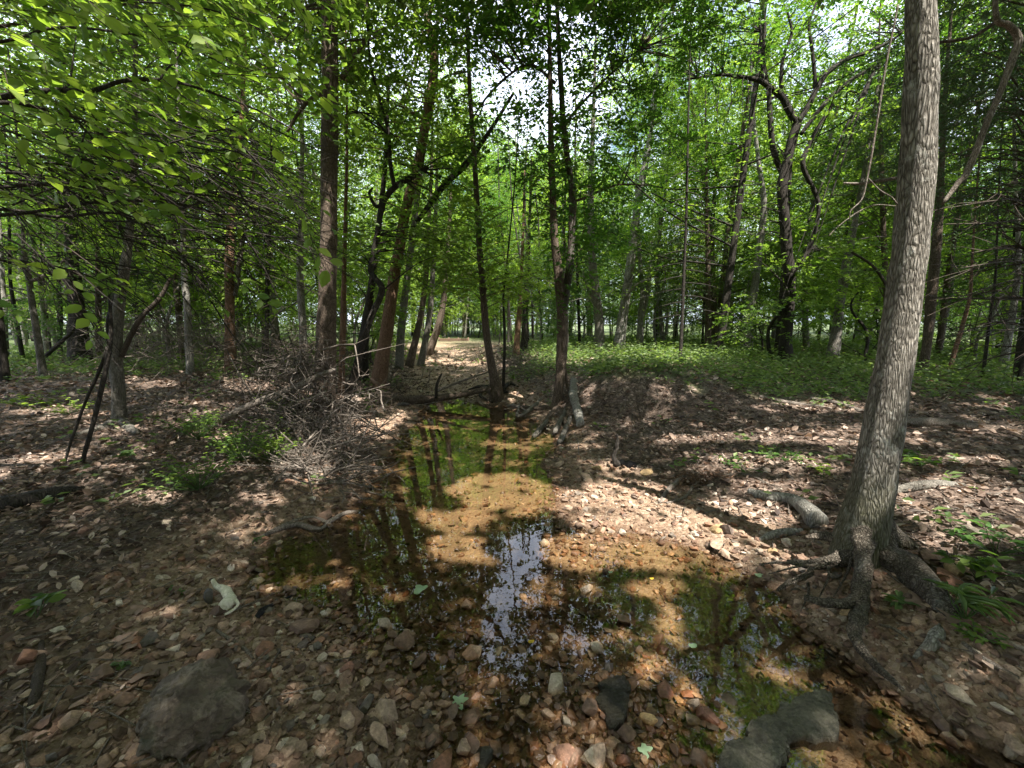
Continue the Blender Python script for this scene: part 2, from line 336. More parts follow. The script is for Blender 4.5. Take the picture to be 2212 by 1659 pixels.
# ground
def groundmat():
    m, t, o = newmat('woodland_ground')
    ge = nd(t, 'ShaderNodeNewGeometry'); bed = nd(t, 'ShaderNodeAttribute', attribute_name='bed').outputs['Fac']
    grn = nd(t, 'ShaderNodeAttribute', attribute_name='green').outputs['Fac']
    P = ge.outputs['Position']
    v = nd(t, 'ShaderNodeTexVoronoi', _Scale=34.); t.links.new(P, v.inputs['Vector'])
    v2 = nd(t, 'ShaderNodeTexVoronoi', _Scale=75.); t.links.new(P, v2.inputs['Vector'])
    n = nd(t, 'ShaderNodeTexNoise', _Scale=1.6, _Detail=6., _Roughness=.6); t.links.new(P, n.inputs['Vector'])
    nf = nd(t, 'ShaderNodeTexNoise', _Scale=45., _Detail=5., _Roughness=.7); t.links.new(P, nf.inputs['Vector'])
    sv = nd(t, 'ShaderNodeSeparateColor'); t.links.new(v.outputs['Color'], sv.inputs[0])
    sv2 = nd(t, 'ShaderNodeSeparateColor'); t.links.new(v2.outputs['Color'], sv2.inputs[0])
    gc = ramp(t, [(0, (.12, .075, .045)), (.4, (.24, .16, .10)), (.75, (.34, .25, .17)), (1, (.42, .33, .25))], sv.outputs[0])
    gc2 = ramp(t, [(0, (.13, .08, .048)), (.5, (.25, .16, .10)), (1, (.36, .26, .18))], sv2.outputs[0])
    gravel = mixc(t, sv.outputs[1], gc, gc2)
    litter = ramp(t, [(0, (.04, .027, .02)), (.35, (.10, .068, .048)), (.75, (.17, .12, .09)), (1, (.30, .23, .18))], sv.outputs[2])
    soil = ramp(t, [(.3, (.06, .04, .028)), (.7, (.15, .10, .07))], nf.outputs['Fac'])
    litter = mixc(t, math_(t, 'MULTIPLY', math_(t, 'SUBTRACT', n.outputs['Fac'], .35), 2.4, True), litter, soil)
    c = mixc(t, bed, litter, gravel)
    green = ramp(t, [(.3, (.05, .08, .02)), (.7, (.13, .18, .05))], nf.outputs['Fac'])
    c = mixc(t, math_(t, 'MULTIPLY', grn, .85), c, green)
    sx = nd(t, 'ShaderNodeSeparateXYZ'); t.links.new(P, sx.inputs[0])
    wet = math_(t, 'MULTIPLY', math_(t, 'SUBTRACT', .04, sx.outputs['Z']), 30., True)
    wetc = mixc(t, nf.outputs['Fac'], (.23, .17, .10), (.12, .09, .055))
    wetc = mixc(t, .45, wetc, mixc(t, 1., c, (.85, .64, .40), 'MULTIPLY'))
    alg = math_(t, 'MULTIPLY', math_(t, 'SUBTRACT', n.outputs['Fac'], .52), 6., True)
    wetc = mixc(t, math_(t, 'MULTIPLY', alg, .5), wetc, (.07, .075, .022))
    under = math_(t, 'MULTIPLY', math_(t, 'SUBTRACT', -.004, sx.outputs['Z']), 60., True)
    c = mixc(t, wet, c, mixc(t, 1., c, (.5, .44, .38), 'MULTIPLY'))
    c = mixc(t, under, c, wetc)
    p = nd(t, 'ShaderNodeBsdfPrincipled'); t.links.new(c, p.inputs['Base Color'])
    t.links.new(math_(t, 'SUBTRACT', .9, math_(t, 'MULTIPLY', wet, .35)), p.inputs['Roughness'])
    hh = math_(t, 'ADD', math_(t, 'MULTIPLY', math_(t, 'SUBTRACT', 1., v.outputs['Distance']), .6), math_(t, 'ADD', math_(t, 'MULTIPLY', v2.outputs['Distance'], -.4), math_(t, 'MULTIPLY', nf.outputs['Fac'], .8)))
    b = nd(t, 'ShaderNodeBump', _Strength=.8, _Distance=.02); t.links.new(hh, b.inputs['Height']); t.links.new(b.outputs[0], p.inputs['Normal'])
    t.links.new(p.outputs[0], o.inputs[0]); return m
def watermat():
    m, t, o = newmat('shallow_water')
    tr = nd(t, 'ShaderNodeBsdfTransparent'); tr.inputs[0].default_value = (.95, .92, .84, 1)
    gl = nd(t, 'ShaderNodeBsdfGlossy', _Roughness=.0); gl.inputs[0].default_value = (1, 1, 1, 1)
    fr = nd(t, 'ShaderNodeFresnel', _IOR=1.55)
    ge = nd(t, 'ShaderNodeNewGeometry'); n = nd(t, 'ShaderNodeTexNoise', _Scale=7., _Detail=2.); t.links.new(ge.outputs['Position'], n.inputs['Vector'])
    b = nd(t, 'ShaderNodeBump', _Strength=.03, _Distance=.02); t.links.new(n.outputs['Fac'], b.inputs['Height'])
    t.links.new(b.outputs[0], gl.inputs['Normal']); t.links.new(b.outputs[0], fr.inputs['Normal'])
    mx = nd(t, 'ShaderNodeMixShader'); t.links.new(fr.outputs[0], mx.inputs[0]); t.links.new(tr.outputs[0], mx.inputs[1]); t.links.new(gl.outputs[0], mx.inputs[2])
    t.links.new(mx.outputs[0], o.inputs[0]); return m
def flat(name, c, rough=.5, metal=0.):
    m, t, o = newmat(name); p = nd(t, 'ShaderNodeBsdfPrincipled', _Roughness=rough, _Metallic=metal)
    g = nd(t, 'ShaderNodeTexCoord'); n = nd(t, 'ShaderNodeTexNoise', _Scale=6., _Detail=4.); t.links.new(g.outputs['Object'], n.inputs['Vector'])
    t.links.new(mixc(t, n.outputs['Fac'], tuple(x * .85 for x in c), tuple(min(1, x * 1.1) for x in c)), p.inputs['Base Color'])
    t.links.new(p.outputs[0], o.inputs[0]); return m

# ------------------------------------------------------------------ creek line, masks
CRK = hit([2100, 1900, 1620, 1250, 1040, 1020, 1000, 985, 975, 968, 972], [1650, 1540, 1400, 1290, 1150, 950, 862, 815, 780, 760, 745])[:, :2]
CRKW = np.array([.7, .75, .9, 1.6, 1.6, 1.5, 1.2, 1.2, 1.5, 1.8, 2.2])
def creekd(x, y):
    x = np.asarray(x, float); y = np.asarray(y, float); best = np.full(x.shape, 9.)
    for i in range(len(CRK) - 1):
        a, b = CRK[i], CRK[i + 1]; ab = b - a
        t = np.clip(((x - a[0]) * ab[0] + (y - a[1]) * ab[1]) / (ab @ ab), 0, 1)
        d = np.hypot(x - a[0] - t * ab[0], y - a[1] - t * ab[1]) / (CRKW[i] * (1 - t) + CRKW[i + 1] * t)
        best = np.minimum(best, d)
    return best
def bedmask(x, y):
    h = hbase(x, y); near = sstep(np.where(np.asarray(y) < 3.2, .15, .11), np.where(np.asarray(y) < 3.2, .08, .05), h + .03 * fbm(x * 2, y * 2, 5, 2)) * (y < 9)
    ch = sstep(1.25, .85, creekd(x, y) + .15 * fbm(x * 1.5, y * 1.5, 6, 2))
    return np.maximum(near, ch)
def greenmask(x, y):
    u, v, z = proj(np.stack([x, y, H(x, y)], -1))
    g = np.zeros(np.shape(x))
    g = np.maximum(g, sstep(1080, 1200, u) * sstep(825, 790, v - 45 * sstep(1500, 1680, u) + 18 * fbm(x, y, 31, 2)) * (z > 0))
    g = np.maximum(g, sstep(780, 700, u) * sstep(830, 780, v + 25 * fbm(x, y, 32, 2)) * .8 * (z > 0))
    g = np.maximum(g, .7 * sstep(.15, .45, fbm(x * .7, y * .7, 33, 3)) * sstep(.2, .3, hbase(x, y)) * (v < 960))
    return g * (1 - bedmask(x, y))

# ------------------------------------------------------------------ gaps cut in the crowns for chosen sun patches, mirrored sky and sky holes
LIT = [(1850, 945, 150, 20), (2150, 935, 80, 14), (1620, 1005, 90, 18), (2110, 1120, 130, 46), (2020, 1040, 60, 16), (1075, 1062, 130, 34), (985, 1120, 95, 26), (985, 1185, 80, 38), (1140, 1100, 60, 22), (1330, 1095, 150, 60), (1450, 1180, 150, 55),
       (1270, 1190, 120, 45), (1580, 1120, 130, 42), (1650, 1050, 90, 22), (1560, 1230, 60, 26), (1420, 1270, 70, 20), (1440, 1350, 35, 55),
       (1410, 1440, 40, 22), (1480, 1500, 40, 30), (1960, 1090, 90, 34), (2080, 1075, 140, 40), (2160, 1150, 80, 40), (2040, 1180, 75, 32), (1740, 1230, 70, 22), (1700, 1010, 110, 16),
       (1480, 950, 60, 12), (1650, 945, 130, 16), (1760, 880, 110, 14), (1900, 1010, 60, 10), (2100, 990, 80, 12), (1330, 1010, 60, 10), (800, 925, 55, 24), (850, 905, 30, 12), (560, 835, 90, 12),
       (100, 890, 150, 14), (330, 830, 60, 8), (480, 1015, 80, 20), (80, 988, 90, 14), (250, 1000, 50, 12), (20, 1290, 24, 14), (280, 990, 14, 50), (560, 1085, 60, 16), (450, 940, 60, 14), (640, 1010, 70, 40),
       (330, 1075, 60, 14), (230, 930, 70, 10), (950, 762, 50, 7), (980, 782, 70, 5), (1420, 755, 260, 34), (1230, 770, 90, 20), (560, 1650, 40, 16), (330, 1640, 40, 12), (625, 1485, 14, 8), (460, 1470, 26, 10),
       (850, 1290, 26, 12), (1280, 1270, 26, 12), (1030, 1210, 60, 14), (1910, 1395, 40, 24), (1870, 1330, 20, 20), (1720, 1330, 16, 10), (2120, 1230, 60, 14), (1090, 930, 40, 5), (1120, 965, 60, 6), (960, 930, 40, 5), (760, 860, 40, 10), (650, 860, 60, 12), (1270, 850, 14, 30),
       (1120, 855, 40, 6), (1560, 1530, 20, 14), (2140, 1440, 30, 14), (1830, 1110, 14, 14), (1570, 990, 50, 8), (400, 870, 60, 8), (520, 780, 60, 6), (2130, 870, 70, 6)]
LIT = np.array(LIT, float)
REF = np.array([(1130, 1190, 48, 44), (1110, 1235, 34, 26), (1085, 1290, 42, 30), (1070, 1355, 34, 34), (1060, 1420, 16, 22), (625, 1245, 30, 12), (665, 1205, 12, 18),
                (1430, 1240, 50, 16), (1350, 1225, 40, 14), (1520, 1345, 36, 40), (1530, 1430, 20, 22), (1730, 1420, 24, 60), (1745, 1500, 18, 24), (1850, 1520, 34, 26), (1900, 1590, 24, 20), (985, 892, 16, 12), (1170, 960, 26, 14), (1250, 1140, 20, 20)], float)
HOLE = np.array([(355, 225, 30, 26), (480, 290, 24, 30), (1075, 300, 52, 30), (1040, 255, 30, 22), (1170, 265, 44, 34), (1290, 230, 40, 26), (1400, 360, 34, 40), (1690, 275, 24, 20), (1830, 40, 60, 40), (1600, 230, 40, 26), (1720, 470, 26, 14),
                 (1960, 160, 30, 40), (1260, 120, 36, 26), (1060, 130, 60, 50), (1500, 210, 60, 40), (200, 160, 20, 14), (1340, 260, 50, 40), (1440, 60, 30, 30), (560, 170, 20, 14), (60, 535, 44, 18), (560, 310, 18, 18)], float)
T1PTS = None
def inell(u, v, E):
    m = np.zeros(np.shape(u), bool)
    for a, b, c, d in E: m |= ((u - a) / c)**2 + ((v - b) / d)**2 < 1
    return m
def shadow_uv(P):
    z = .15
    for _ in range(2):
        t = (P[..., 2] - z) / SUNV[2]; q = P - SUNV * t[..., None]; z = hbase(q[..., 0], q[..., 1])
    q[..., 2] = z
    return proj(q) + (q,)
def keep(P, rng, lit=.96, ref=.85, hole=.5):
    """which leaves stay"""
    ok = np.ones(len(P), bool); r = rng.rand(len(P))
    u, v, z, q = shadow_uv(P); nx = 14 * fbm(q[:, 0] * 3, q[:, 1] * 3, 41, 2); ny = 8 * fbm(q[:, 0] * 3, q[:, 1] * 3, 44, 2)
    ok &= ~(inell(u + nx * 2, v + ny * 2, LIT) & (z > 0) & (r < lit))
    m = P.copy(); m[:, 2] = -m[:, 2]; u, v, z = proj(m)
    ok &= ~(inell(u + rng.randn(len(P)) * 5, v + rng.randn(len(P)) * 5, REF) & (z > 0) & (r < ref))
    u, v, z = proj(P)
    ok &= ~(inell(u + rng.randn(len(P)) * 8, v + rng.randn(len(P)) * 8, HOLE) & (z > 0) & (r < hole))
    if T1PTS is not None:
        for c, rad in T1PTS:
            d = P - c; s = d @ SUNV; dist = np.linalg.norm(d - s[:, None] * SUNV, axis=1); ok &= ~((s > 0) & (dist < rad) & (r < .97))
    return ok

# ------------------------------------------------------------------ ground sheet
GROUND = groundmat()
def make_ground():
    r = np.r_[0.05, np.geomspace(.35, 26, 370), np.geomspace(28, 900, 50)]
    a = np.r_[np.linspace(R(-66), R(66), 450), np.linspace(R(69), R(291), 50)]
    rr, aa = np.meshgrid(r, a, indexing='ij'); x = rr * np.sin(aa); y = rr * np.cos(aa)
    z = H(x, y); m, k = x.shape
    idx = np.arange(m * k).reshape(m, k); nx = np.roll(idx, -1, 1)
    q = np.stack([idx[:-1], idx[1:], nx[1:], nx[:-1]], -1).reshape(-1, 4)
    me = MB().add(np.stack([x, y, z], -1).reshape(-1, 3), q).mesh('ground', GROUND)
    X, Y = x.ravel(), y.ravel()
    me.attributes.new('bed', 'FLOAT', 'POINT').data.foreach_set('value', (bedmask(X, Y) * (np.hypot(X, Y) < 40)).astype(np.float32))
    g = greenmask(X, Y); g = np.maximum(g, sstep(24, 34, np.hypot(X, Y))); me.attributes.new('green', 'FLOAT', 'POINT').data.foreach_set('value', g.astype(np.float32))
    tag(link('ground', me), kind='structure')
make_ground()
def make_water():
    x = np.linspace(-6, 9, 60); y = np.linspace(-3, 10.5, 60); X, Y = np.meshgrid(x, y, indexing='ij')
    idx = np.arange(3600).reshape(60, 60); q = np.stack([idx[:-1, :-1], idx[1:, :-1], idx[1:, 1:], idx[:-1, 1:]], -1).reshape(-1, 4)
    tag(MB().add(np.stack([X, Y, X * 0], -1).reshape(-1, 3), q).build('creek_water', watermat()), kind='structure')
make_water()

# ------------------------------------------------------------------ leaves
T_MID = (np.array([(0, 0, 0), (.42, .5, .10), (.42, -.5, .10), (1, 0, -.06)]), np.array([(0, 3, 1), (0, 2, 3)]))
T_HEX = (np.array([(0, 0, 0), (.3, .46, .08), (.68, .4, .06), (1, 0, -.08), (.68, -.4, .06), (.3, -.46, .08)]), np.array([(0, 3, 2), (0, 2, 1), (0, 5, 4), (0, 4, 3)]))
T_NEAR = (np.array([(0, 0, 0), (.22, .36, .07), (.55, .5, .09), (.84, .26, .0), (1, 0, -.12), (.84, -.26, .0), (.55, -.5, .09), (.22, -.36, .07), (.28, 0, -.01), (.68, 0, -.03)]),
          np.array([(0, 8, 1), (1, 8, 9), (1, 9, 2), (2, 9, 3), (3, 9, 4), (0, 7, 8), (7, 9, 8), (7, 6, 9), (6, 5, 9), (5, 4, 9)]))
def leaves(pos, dr, nr, L, Wd, tm):
    TV, TF = tm; N = len(pos)
    dr = dr / (np.linalg.norm(dr, axis=1)[:, None] + 1e-9)
    s = np.cross(nr, dr); s /= np.linalg.norm(s, axis=1)[:, None] + 1e-9; nn = np.cross(dr, s)
    L = np.broadcast_to(L, (N,)); Wd = np.broadcast_to(Wd, (N,))
    V = pos[:, None] + dr[:, None] * (TV[None, :, 0:1] * L[:, None, None]) + s[:, None] * (TV[None, :, 1:2] * Wd[:, None, None]) + nn[:, None] * (TV[None, :, 2:3] * L[:, None, None])
    Fc = TF[None] + (np.arange(N) * len(TV))[:, None, None]
    return V.reshape(-1, 3), Fc.reshape(-1, 3), len(TV)
def sprays(mb, P, D, rng, K=12, ls=.45, L=.08, wr=.55, tm=T_MID, flat_=.35, twig=None, droop=.25, cull=None):
    """K leaves set alternately along each twig; P start, D direction"""
    N = len(P)
    if N == 0: return
    D = D / (np.linalg.norm(D, axis=1)[:, None] + 1e-9)
    up = np.array([0, 0, 1.]) + rng.randn(N, 3) * flat_; S = np.cross(D, up); S /= np.linalg.norm(S, axis=1)[:, None] + 1e-9; U = np.cross(S, D)
    k = (np.arange(K) + .5) / K; ln = ls * (.6 + .8 * rng.rand(N))
    pos = P[:, None] + D[:, None] * (k[None, :, None] * ln[:, None, None]); pos[..., 2] -= droop * ls * k[None]**2
    sg = np.where(np.arange(K) % 2 == 0, 1., -1.); sg[-1] = .1
    dr = D[:, None] * (.55 + .3 * rng.rand(N, K, 1)) + S[:, None] * sg[None, :, None] * (.8 + .4 * rng.rand(N, K, 1)) + rng.randn(N, K, 3) * .22
    dr[..., 2] -= droop * rng.rand(N, K)
    nr = U[:, None] + rng.randn(N, K, 3) * .38
    LL = L * (.6 + .7 * rng.rand(N * K)); pos = pos.reshape(-1, 3); dr = dr.reshape(-1, 3); nr = nr.reshape(-1, 3)
    a = np.clip((rng.rand(N, 1) * .6 + rng.rand(N, K) * .5).reshape(-1), 0, 1)
    if cull: m = keep(pos + dr * LL[:, None] * .5, rng, *cull); pos, dr, nr, LL, a = pos[m], dr[m], nr[m], LL[m], a[m]
    V, Fc, nv = leaves(pos, dr, nr, LL, LL * wr, tm)
    mb.add(V, Fc, np.repeat(a, nv))
    if twig is not None:
        e = P + D * ln[:, None]; e[:, 2] -= droop * ls
        if cull: m = keep((P + e) / 2, rng, *cull); P, e = P[m], e[m]
        sticks(twig, P, e, .0035 * L / .08, .0012)
def sticks(mb, A, B, r0, r1):
    N = len(A); T = B - A; T /= np.linalg.norm(T, axis=1)[:, None] + 1e-9
    up = np.where(np.abs(T[:, 2:3]) > .9, np.array([[1., 0, 0]]), np.array([[0, 0, 1.]])); U = np.cross(T, up); U /= np.linalg.norm(U, axis=1)[:, None] + 1e-9; Bn = np.cross(T, U)
    r0 = np.broadcast_to(r0, (N,))[:, None]; r1 = np.broadcast_to(r1, (N,))[:, None]
    vs = []
    for (C, r) in ((A, r0), (B, r1)):
        for k in range(3):
            an = k * 2.0944; vs.append(C + r * (math.cos(an) * U + math.sin(an) * Bn))
    V = np.stack(vs, 1); f = np.array([(0, 1, 4, 3), (1, 2, 5, 4), (2, 0, 3, 5)])
    mb.add(V.reshape(-1, 3), (f[None] + (np.arange(N) * 6)[:, None, None]).reshape(-1, 4))

# ------------------------------------------------------------------ trees placed one by one
class Tree:
    def __init__(s, name, label, path, bark, Y=None, dY=0., group=None, extend=3., rough=.1, sides=12, base=None, flare=1.5, lift=0, cat='tree', mat=LEAF):
        s.rng = rs(abs(hash_(label)) % 99991); path = np.array(path, float)
        u, v, wd = path.T
        if Y is None:
            g = g1(u[0], v[0]); Y = g[1]
        k = np.linspace(0, 1, len(path)) * dY + Y; P = at(u, v, k)
        dep = (P - [0, 0, CAMZ]) @ np.array([0, cp, -sp]); rad = wd / F * dep / 2 * F / np.hypot(F, u - CU)
        P0 = P[0].copy(); gz = float(H(P0[0], P0[1])) - .06 + lift
        if base is None and P0[2] > gz: P = np.vstack([[P0[0], P0[1], gz], P]); rad = np.r_[rad[0], rad]
        elif base is None: P[0, 2] = min(P[0, 2], gz + .02)
        if extend:
            d = P[-1] - P[-2]; d /= np.linalg.norm(d); P = np.vstack([P, P[-1] + d * extend * .5 + [0, 0, .1], P[-1] + d * extend * .8 + [0, 0, extend * .3]]); rad = np.r_[rad, rad[-1] * .7, rad[-1] * .35]
        s.P, s.rad, s.Y, s.bark, s.mat = P, rad, Y, bark, mat
        s.o = empty(name, P[0]); tag(s.o, label, cat, group); s.org = P[0]
        mb = MB(); n = max(14, int(len(P) * 7)); C = catmull(np.c_[P, rad], n)
        hgt = C[:, 2] - C[0, 2]; C[:, 3] *= 1 + (flare - 1) * np.exp(-np.maximum(hgt, 0) / (rad[0] * 3.2))
        addtube(mb, C[:, :3], np.maximum(C[:, 3], .004), sides, rough, int(u[0]))
        mb.build('trunk', bark, s.o, s.org); s.sk = [C[:, :3]]; s.tw = MB(); s.cr = MB()
    def branch(s, path, Y=None, dY=0., name='branch', bark=None, sides=8, extend=0, rough=.08, start=None):
        path = np.array(path, float); u, v, wd = path.T; Y = s.Y if Y is None else Y
        P = at(u, v, np.linspace(0, 1, len(path)) * dY + Y); dep = (P - [0, 0, CAMZ]) @ np.array([0, cp, -sp]); rad = wd / F * dep / 2 * F / np.hypot(F, u - CU)
        if extend:
            d = P[-1] - P[-2]; d /= np.linalg.norm(d); P = np.vstack([P, P[-1] + d * extend]); rad = np.r_[rad, rad[-1] * .3]
        C = catmull(np.c_[P, rad], len(P) * 5); mb = MB(); addtube(mb, C[:, :3], np.maximum(C[:, 3], .0025), sides, rough, int(u[-1]))
        mb.build(name, bark or s.bark, s.o, s.org); s.sk.append(C[:, :3]); return C
    def root(s, P, rad, name='root'):
        mb = MB(); rad = np.asarray(rad) * (.76 if s.bark is B_BIG else 1); addtube(mb, P, rad, 14, .34, 5, n=len(P) * 9); mb.build(name, B_ROOT if s.bark is B_BIG else s.bark, s.o, s.org)
    def foliage(s, blobs, L=.08, K=12, ls=.4, wr=.55, tm=T_MID, droop=.25, dens=1., cull=True, flat_=.35, limbs=26):
        SK = np.vstack(s.sk); rng = s.rng; tips = []
        for (u, v, ru, rv, y0, y1, n) in blobs:
            n = int(n * dens); nc = max(3, n // 7)
            def samp(m):
                a = rng.rand(m) * 2 * np.pi; r = np.sqrt(rng.rand(m)); return at(u + ru * r * np.cos(a), v + rv * r * np.sin(a), y0 + (y1 - y0) * rng.rand(m))
            c = samp(nc); P = c[rng.randint(nc, size=n)] + rng.randn(n, 3) * [ls * .8, ls * .8, ls * .4]
            P = P[P[:, 2] > .3]; tips.append(P)
            for q in c[:limbs]:
                j = np.argmin(np.linalg.norm(SK - q, axis=1)); a = SK[max(0, j - 2)]; mid = (a + q) / 2 + [0, 0, .08 * np.linalg.norm(q - a)] + rng.randn(3) * .05
                dl = np.linalg.norm(q - a); addtube(s.tw, [a, mid, q], [.006 + .006 * dl, .004 + .003 * dl, .003], 4, n=7, cap=False)
        P = np.vstack(tips)
        j = np.array([np.argmin(np.abs(SK - p).sum(1)) for p in P]) if len(P) < 4000 else np.zeros(len(P), int)
        D = P - SK[j]; D /= np.linalg.norm(D, axis=1)[:, None] + 1e-6; D = D * .7 + rng.randn(len(P), 3) * .6; D[:, 2] *= .4
        sprays(s.cr, P, D, rng, K, ls, L, wr, tm, flat_, s.tw, droop, (.96, .93, .3) if cull else None)
    def done(s, kind=None):
        if s.cr.V: s.crown = s.cr.build('crown', s.mat, s.o, s.org, smooth=False)
        if s.tw.V: s.tw.build('twigs', s.bark, s.o, s.org)['kind'] = 'stuff'
        return s
def hash_(t):
    h = 7
    for c in t: h = (h * 31 + ord(c)) & 0x7fffffff
    return h

# ---- T1: the big leaning trunk on the right with exposed roots
yT = g1(1860, 1190)[1]
T1 = Tree('ash_tree', 'large leaning rough-barked tree with exposed roots on the right bank', [(1860, 1165, 100), (1882, 1060, 96), (1906, 930, 92), (1932, 780, 86), (1952, 640, 84), (1970, 500, 84), (1984, 330, 84), (1990, 150, 78), (1988, 0, 70), (1984, -200, 60)],
          B_BIG, Y=yT, extend=4, rough=.06, sides=36, flare=1.35, lift=.0)
def wp(u, v, dz=0., dy=0.):
    g = g1(u, v); g[1] += dy; g[2] = float(H(g[0], g[1])) + dz; return g
def rpath(s, pts, rads, lift=.5, name='root'):
    P = np.array([at(u, v, yy) for (u, v, yy) in pts]); s.root(P, np.array(rads), name)
y0 = yT
rpath(T1, [(1880, 1130, y0 + .02), (1905, 1195, y0 - .08), (1960, 1235, y0 - .22), (2010, 1280, y0 - .38), (2050, 1330, y0 - .52), (2085, 1370, y0 - .62)], [.13, .12, .105, .085, .06, .03])
rpath(T1, [(1900, 1150, y0 + .05), (1990, 1215, y0 - .02), (2080, 1270, y0 - .12), (2160, 1330, y0 - .3), (2240, 1380, y0 - .42)], [.12, .10, .07, .05, .03])
rpath(T1, [(1862, 1150, y0 - .06), (1862, 1215, y0 - .2), (1860, 1270, y0 - .3), (1858, 1320, y0 - .42), (1846, 1365, y0 - .58), (1858, 1400, y0 - .72), (1895, 1440, y0 - .85), (1950, 1490, y0 - 1.0)], [.08, .055, .048, .046, .035, .028, .02, .008])
rpath(T1, [(1862, 1280, y0 - .32), (1830, 1302, y0 - .38), (1780, 1300, y0 - .4), (1738, 1292, y0 - .38)], [.045, .033, .028, .018])
rpath(T1, [(1850, 1195, y0 - .05), (1800, 1212, y0 - .05), (1750, 1218, y0 - .02), (1700, 1212, y0 + .05)], [.08, .05, .035, .015])
rpath(T1, [(1752, 1218, y0 - .02), (1745, 1240, y0 - .12), (1710, 1255, y0 - .2), (1680, 1275, y0 - .28)], [.025, .024, .02, .01])
rpath(T1, [(1850, 1150, y0), (1815, 1165, y0 + .05), (1775, 1158, y0 + .12), (1740, 1160, y0 + .14)], [.08, .055, .035, .012])
for k, (u0, v0, u1, v1) in enumerate([(1800, 1215, 1720, 1245), (1770, 1220, 1660, 1240), (1790, 1225, 1770, 1290), (1840, 1205, 1800, 1290), (1740, 1225, 1640, 1218), (1745, 1260, 1730, 1320), (1870, 1330, 1900, 1350), (1765, 1300, 1745, 1340)]):
    rpath(T1, [(u0, v0, y0 - .1), ((u0 + u1) / 2 + 8, (v0 + v1) / 2 - 6, y0 - .16), (u1, v1, y0 - .24)], [.012, .008, .003], name='rootlet')
T1.branch([(2036, 440, 10), (2070, 395, 16), (2090, 370, 18), (2130, 270, 18), (2160, 200, 18), (2190, 120, 22), (2200, 85, 22), (2180, 55, 18), (2155, 45, 16), (2150, 0, 14), (2155, -60, 12)], Y=y0 + .1, name='dead_branch', bark=STICK)
T1.branch([(2150, 48, 12), (2100, 80, 10), (2040, 90, 9), (2000, 95, 7)], Y=y0 + .15, name='dead_branch', bark=STICKD)
c = T1.branch([(1943, 384, 10), (1900, 390, 9), (1860, 396, 7), (1822, 396, 5)], Y=y0 + .15, name='dead_branch', bark=STICK)
T1.branch([(1940, 10, 5), (1930, 60, 5), (1912, 150, 6), (1895, 260, 6), (1880, 350, 6), (1872, 390, 5), (1862, 430, 4), (1838, 455, 3), (1835, 475, 2)], Y=y0 - .2, name='hanging_vine', bark=STICK, sides=5)
T1.branch([(1876, 385, 3), (1900, 410, 3), (1925, 425, 3), (1938, 440, 2)], Y=y0 - .2, name='hanging_vine', bark=STICK, sides=5)
T1.branch([(1935, 445, 2), (1890, 443, 3), (1850, 460, 3), (1810, 490, 2), (1790, 510, 1.5)], Y=y0 - .1, name='dead_twig', bark=STICK, sides=5)
T1.done()
T1PTS = [(at(1895, 1010, y0 - .15), .13), (at(1885, 1090, y0 - .15), .10), (at(2010, 540, y0 - .1), .10), (at(1945, 700, y0 - .15), .09), (at(1960, 840, y0 - .15), .10), (at(2000, 300, y0 - .1), .07)]

# ---- T2: tall straight dark trunk at the head of the brush pile
T2 = Tree('elm_tree', 'tall straight brown trunk rising from the brush pile left of the creek', [(700, 955, 58), (700, 860, 50), (704, 753, 45), (709, 553, 38), (712, 300, 38), (713, 120, 37), (711, 0, 33), (708, -150, 28)], B_BRN, Y=6.0, extend=4, sides=20, flare=1.2, rough=.07)
T2.branch([(738, 170, 14), (755, 140, 13), (775, 110, 11), (790, 85, 8)], name='branch'); T2.branch([(695, 200, 12), (655, 230, 9), (620, 285, 6)], name='branch')
T2.foliage([(560, 60, 110, 110, 6, 9, 160), (830, 60, 80, 80, 6, 8.5, 80), (745, 120, 60, 100, 5.6, 6.6, 90), (735, 330, 40, 60, 5.3, 6, 16), (640, 120, 70, 90, 5, 7, 60)], L=.1, K=9); T2.done()

# ---- T3: dark crooked slim tree
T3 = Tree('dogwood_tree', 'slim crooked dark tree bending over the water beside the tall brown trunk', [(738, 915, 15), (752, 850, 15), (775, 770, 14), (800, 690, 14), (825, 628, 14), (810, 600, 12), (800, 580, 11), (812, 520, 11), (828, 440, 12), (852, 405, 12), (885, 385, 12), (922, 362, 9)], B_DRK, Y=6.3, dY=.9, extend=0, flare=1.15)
T3.branch([(852, 405, 10), (843, 350, 9), (838, 280, 8), (815, 200, 7), (798, 120, 6), (792, 0, 5)], Y=7.0); T3.branch([(828, 440, 10), (812, 445, 8), (798, 420, 7), (805, 405, 5)], Y=6.95); T3.branch([(838, 290, 5), (800, 250, 4), (760, 240, 3)], Y=7.); T3.branch([(905, 360, 7), (880, 358, 5), (860, 352, 4)], Y=7.2)
T3.foliage([(900, 540, 150, 60, 6.4, 8, 150), (960, 400, 120, 90, 7, 9, 110), (820, 180, 110, 130, 6.5, 8, 130), (870, 300, 80, 70, 7, 8.5, 70), (780, 500, 60, 70, 7, 8, 45)], L=.095, K=9, ls=.42); T3.done()

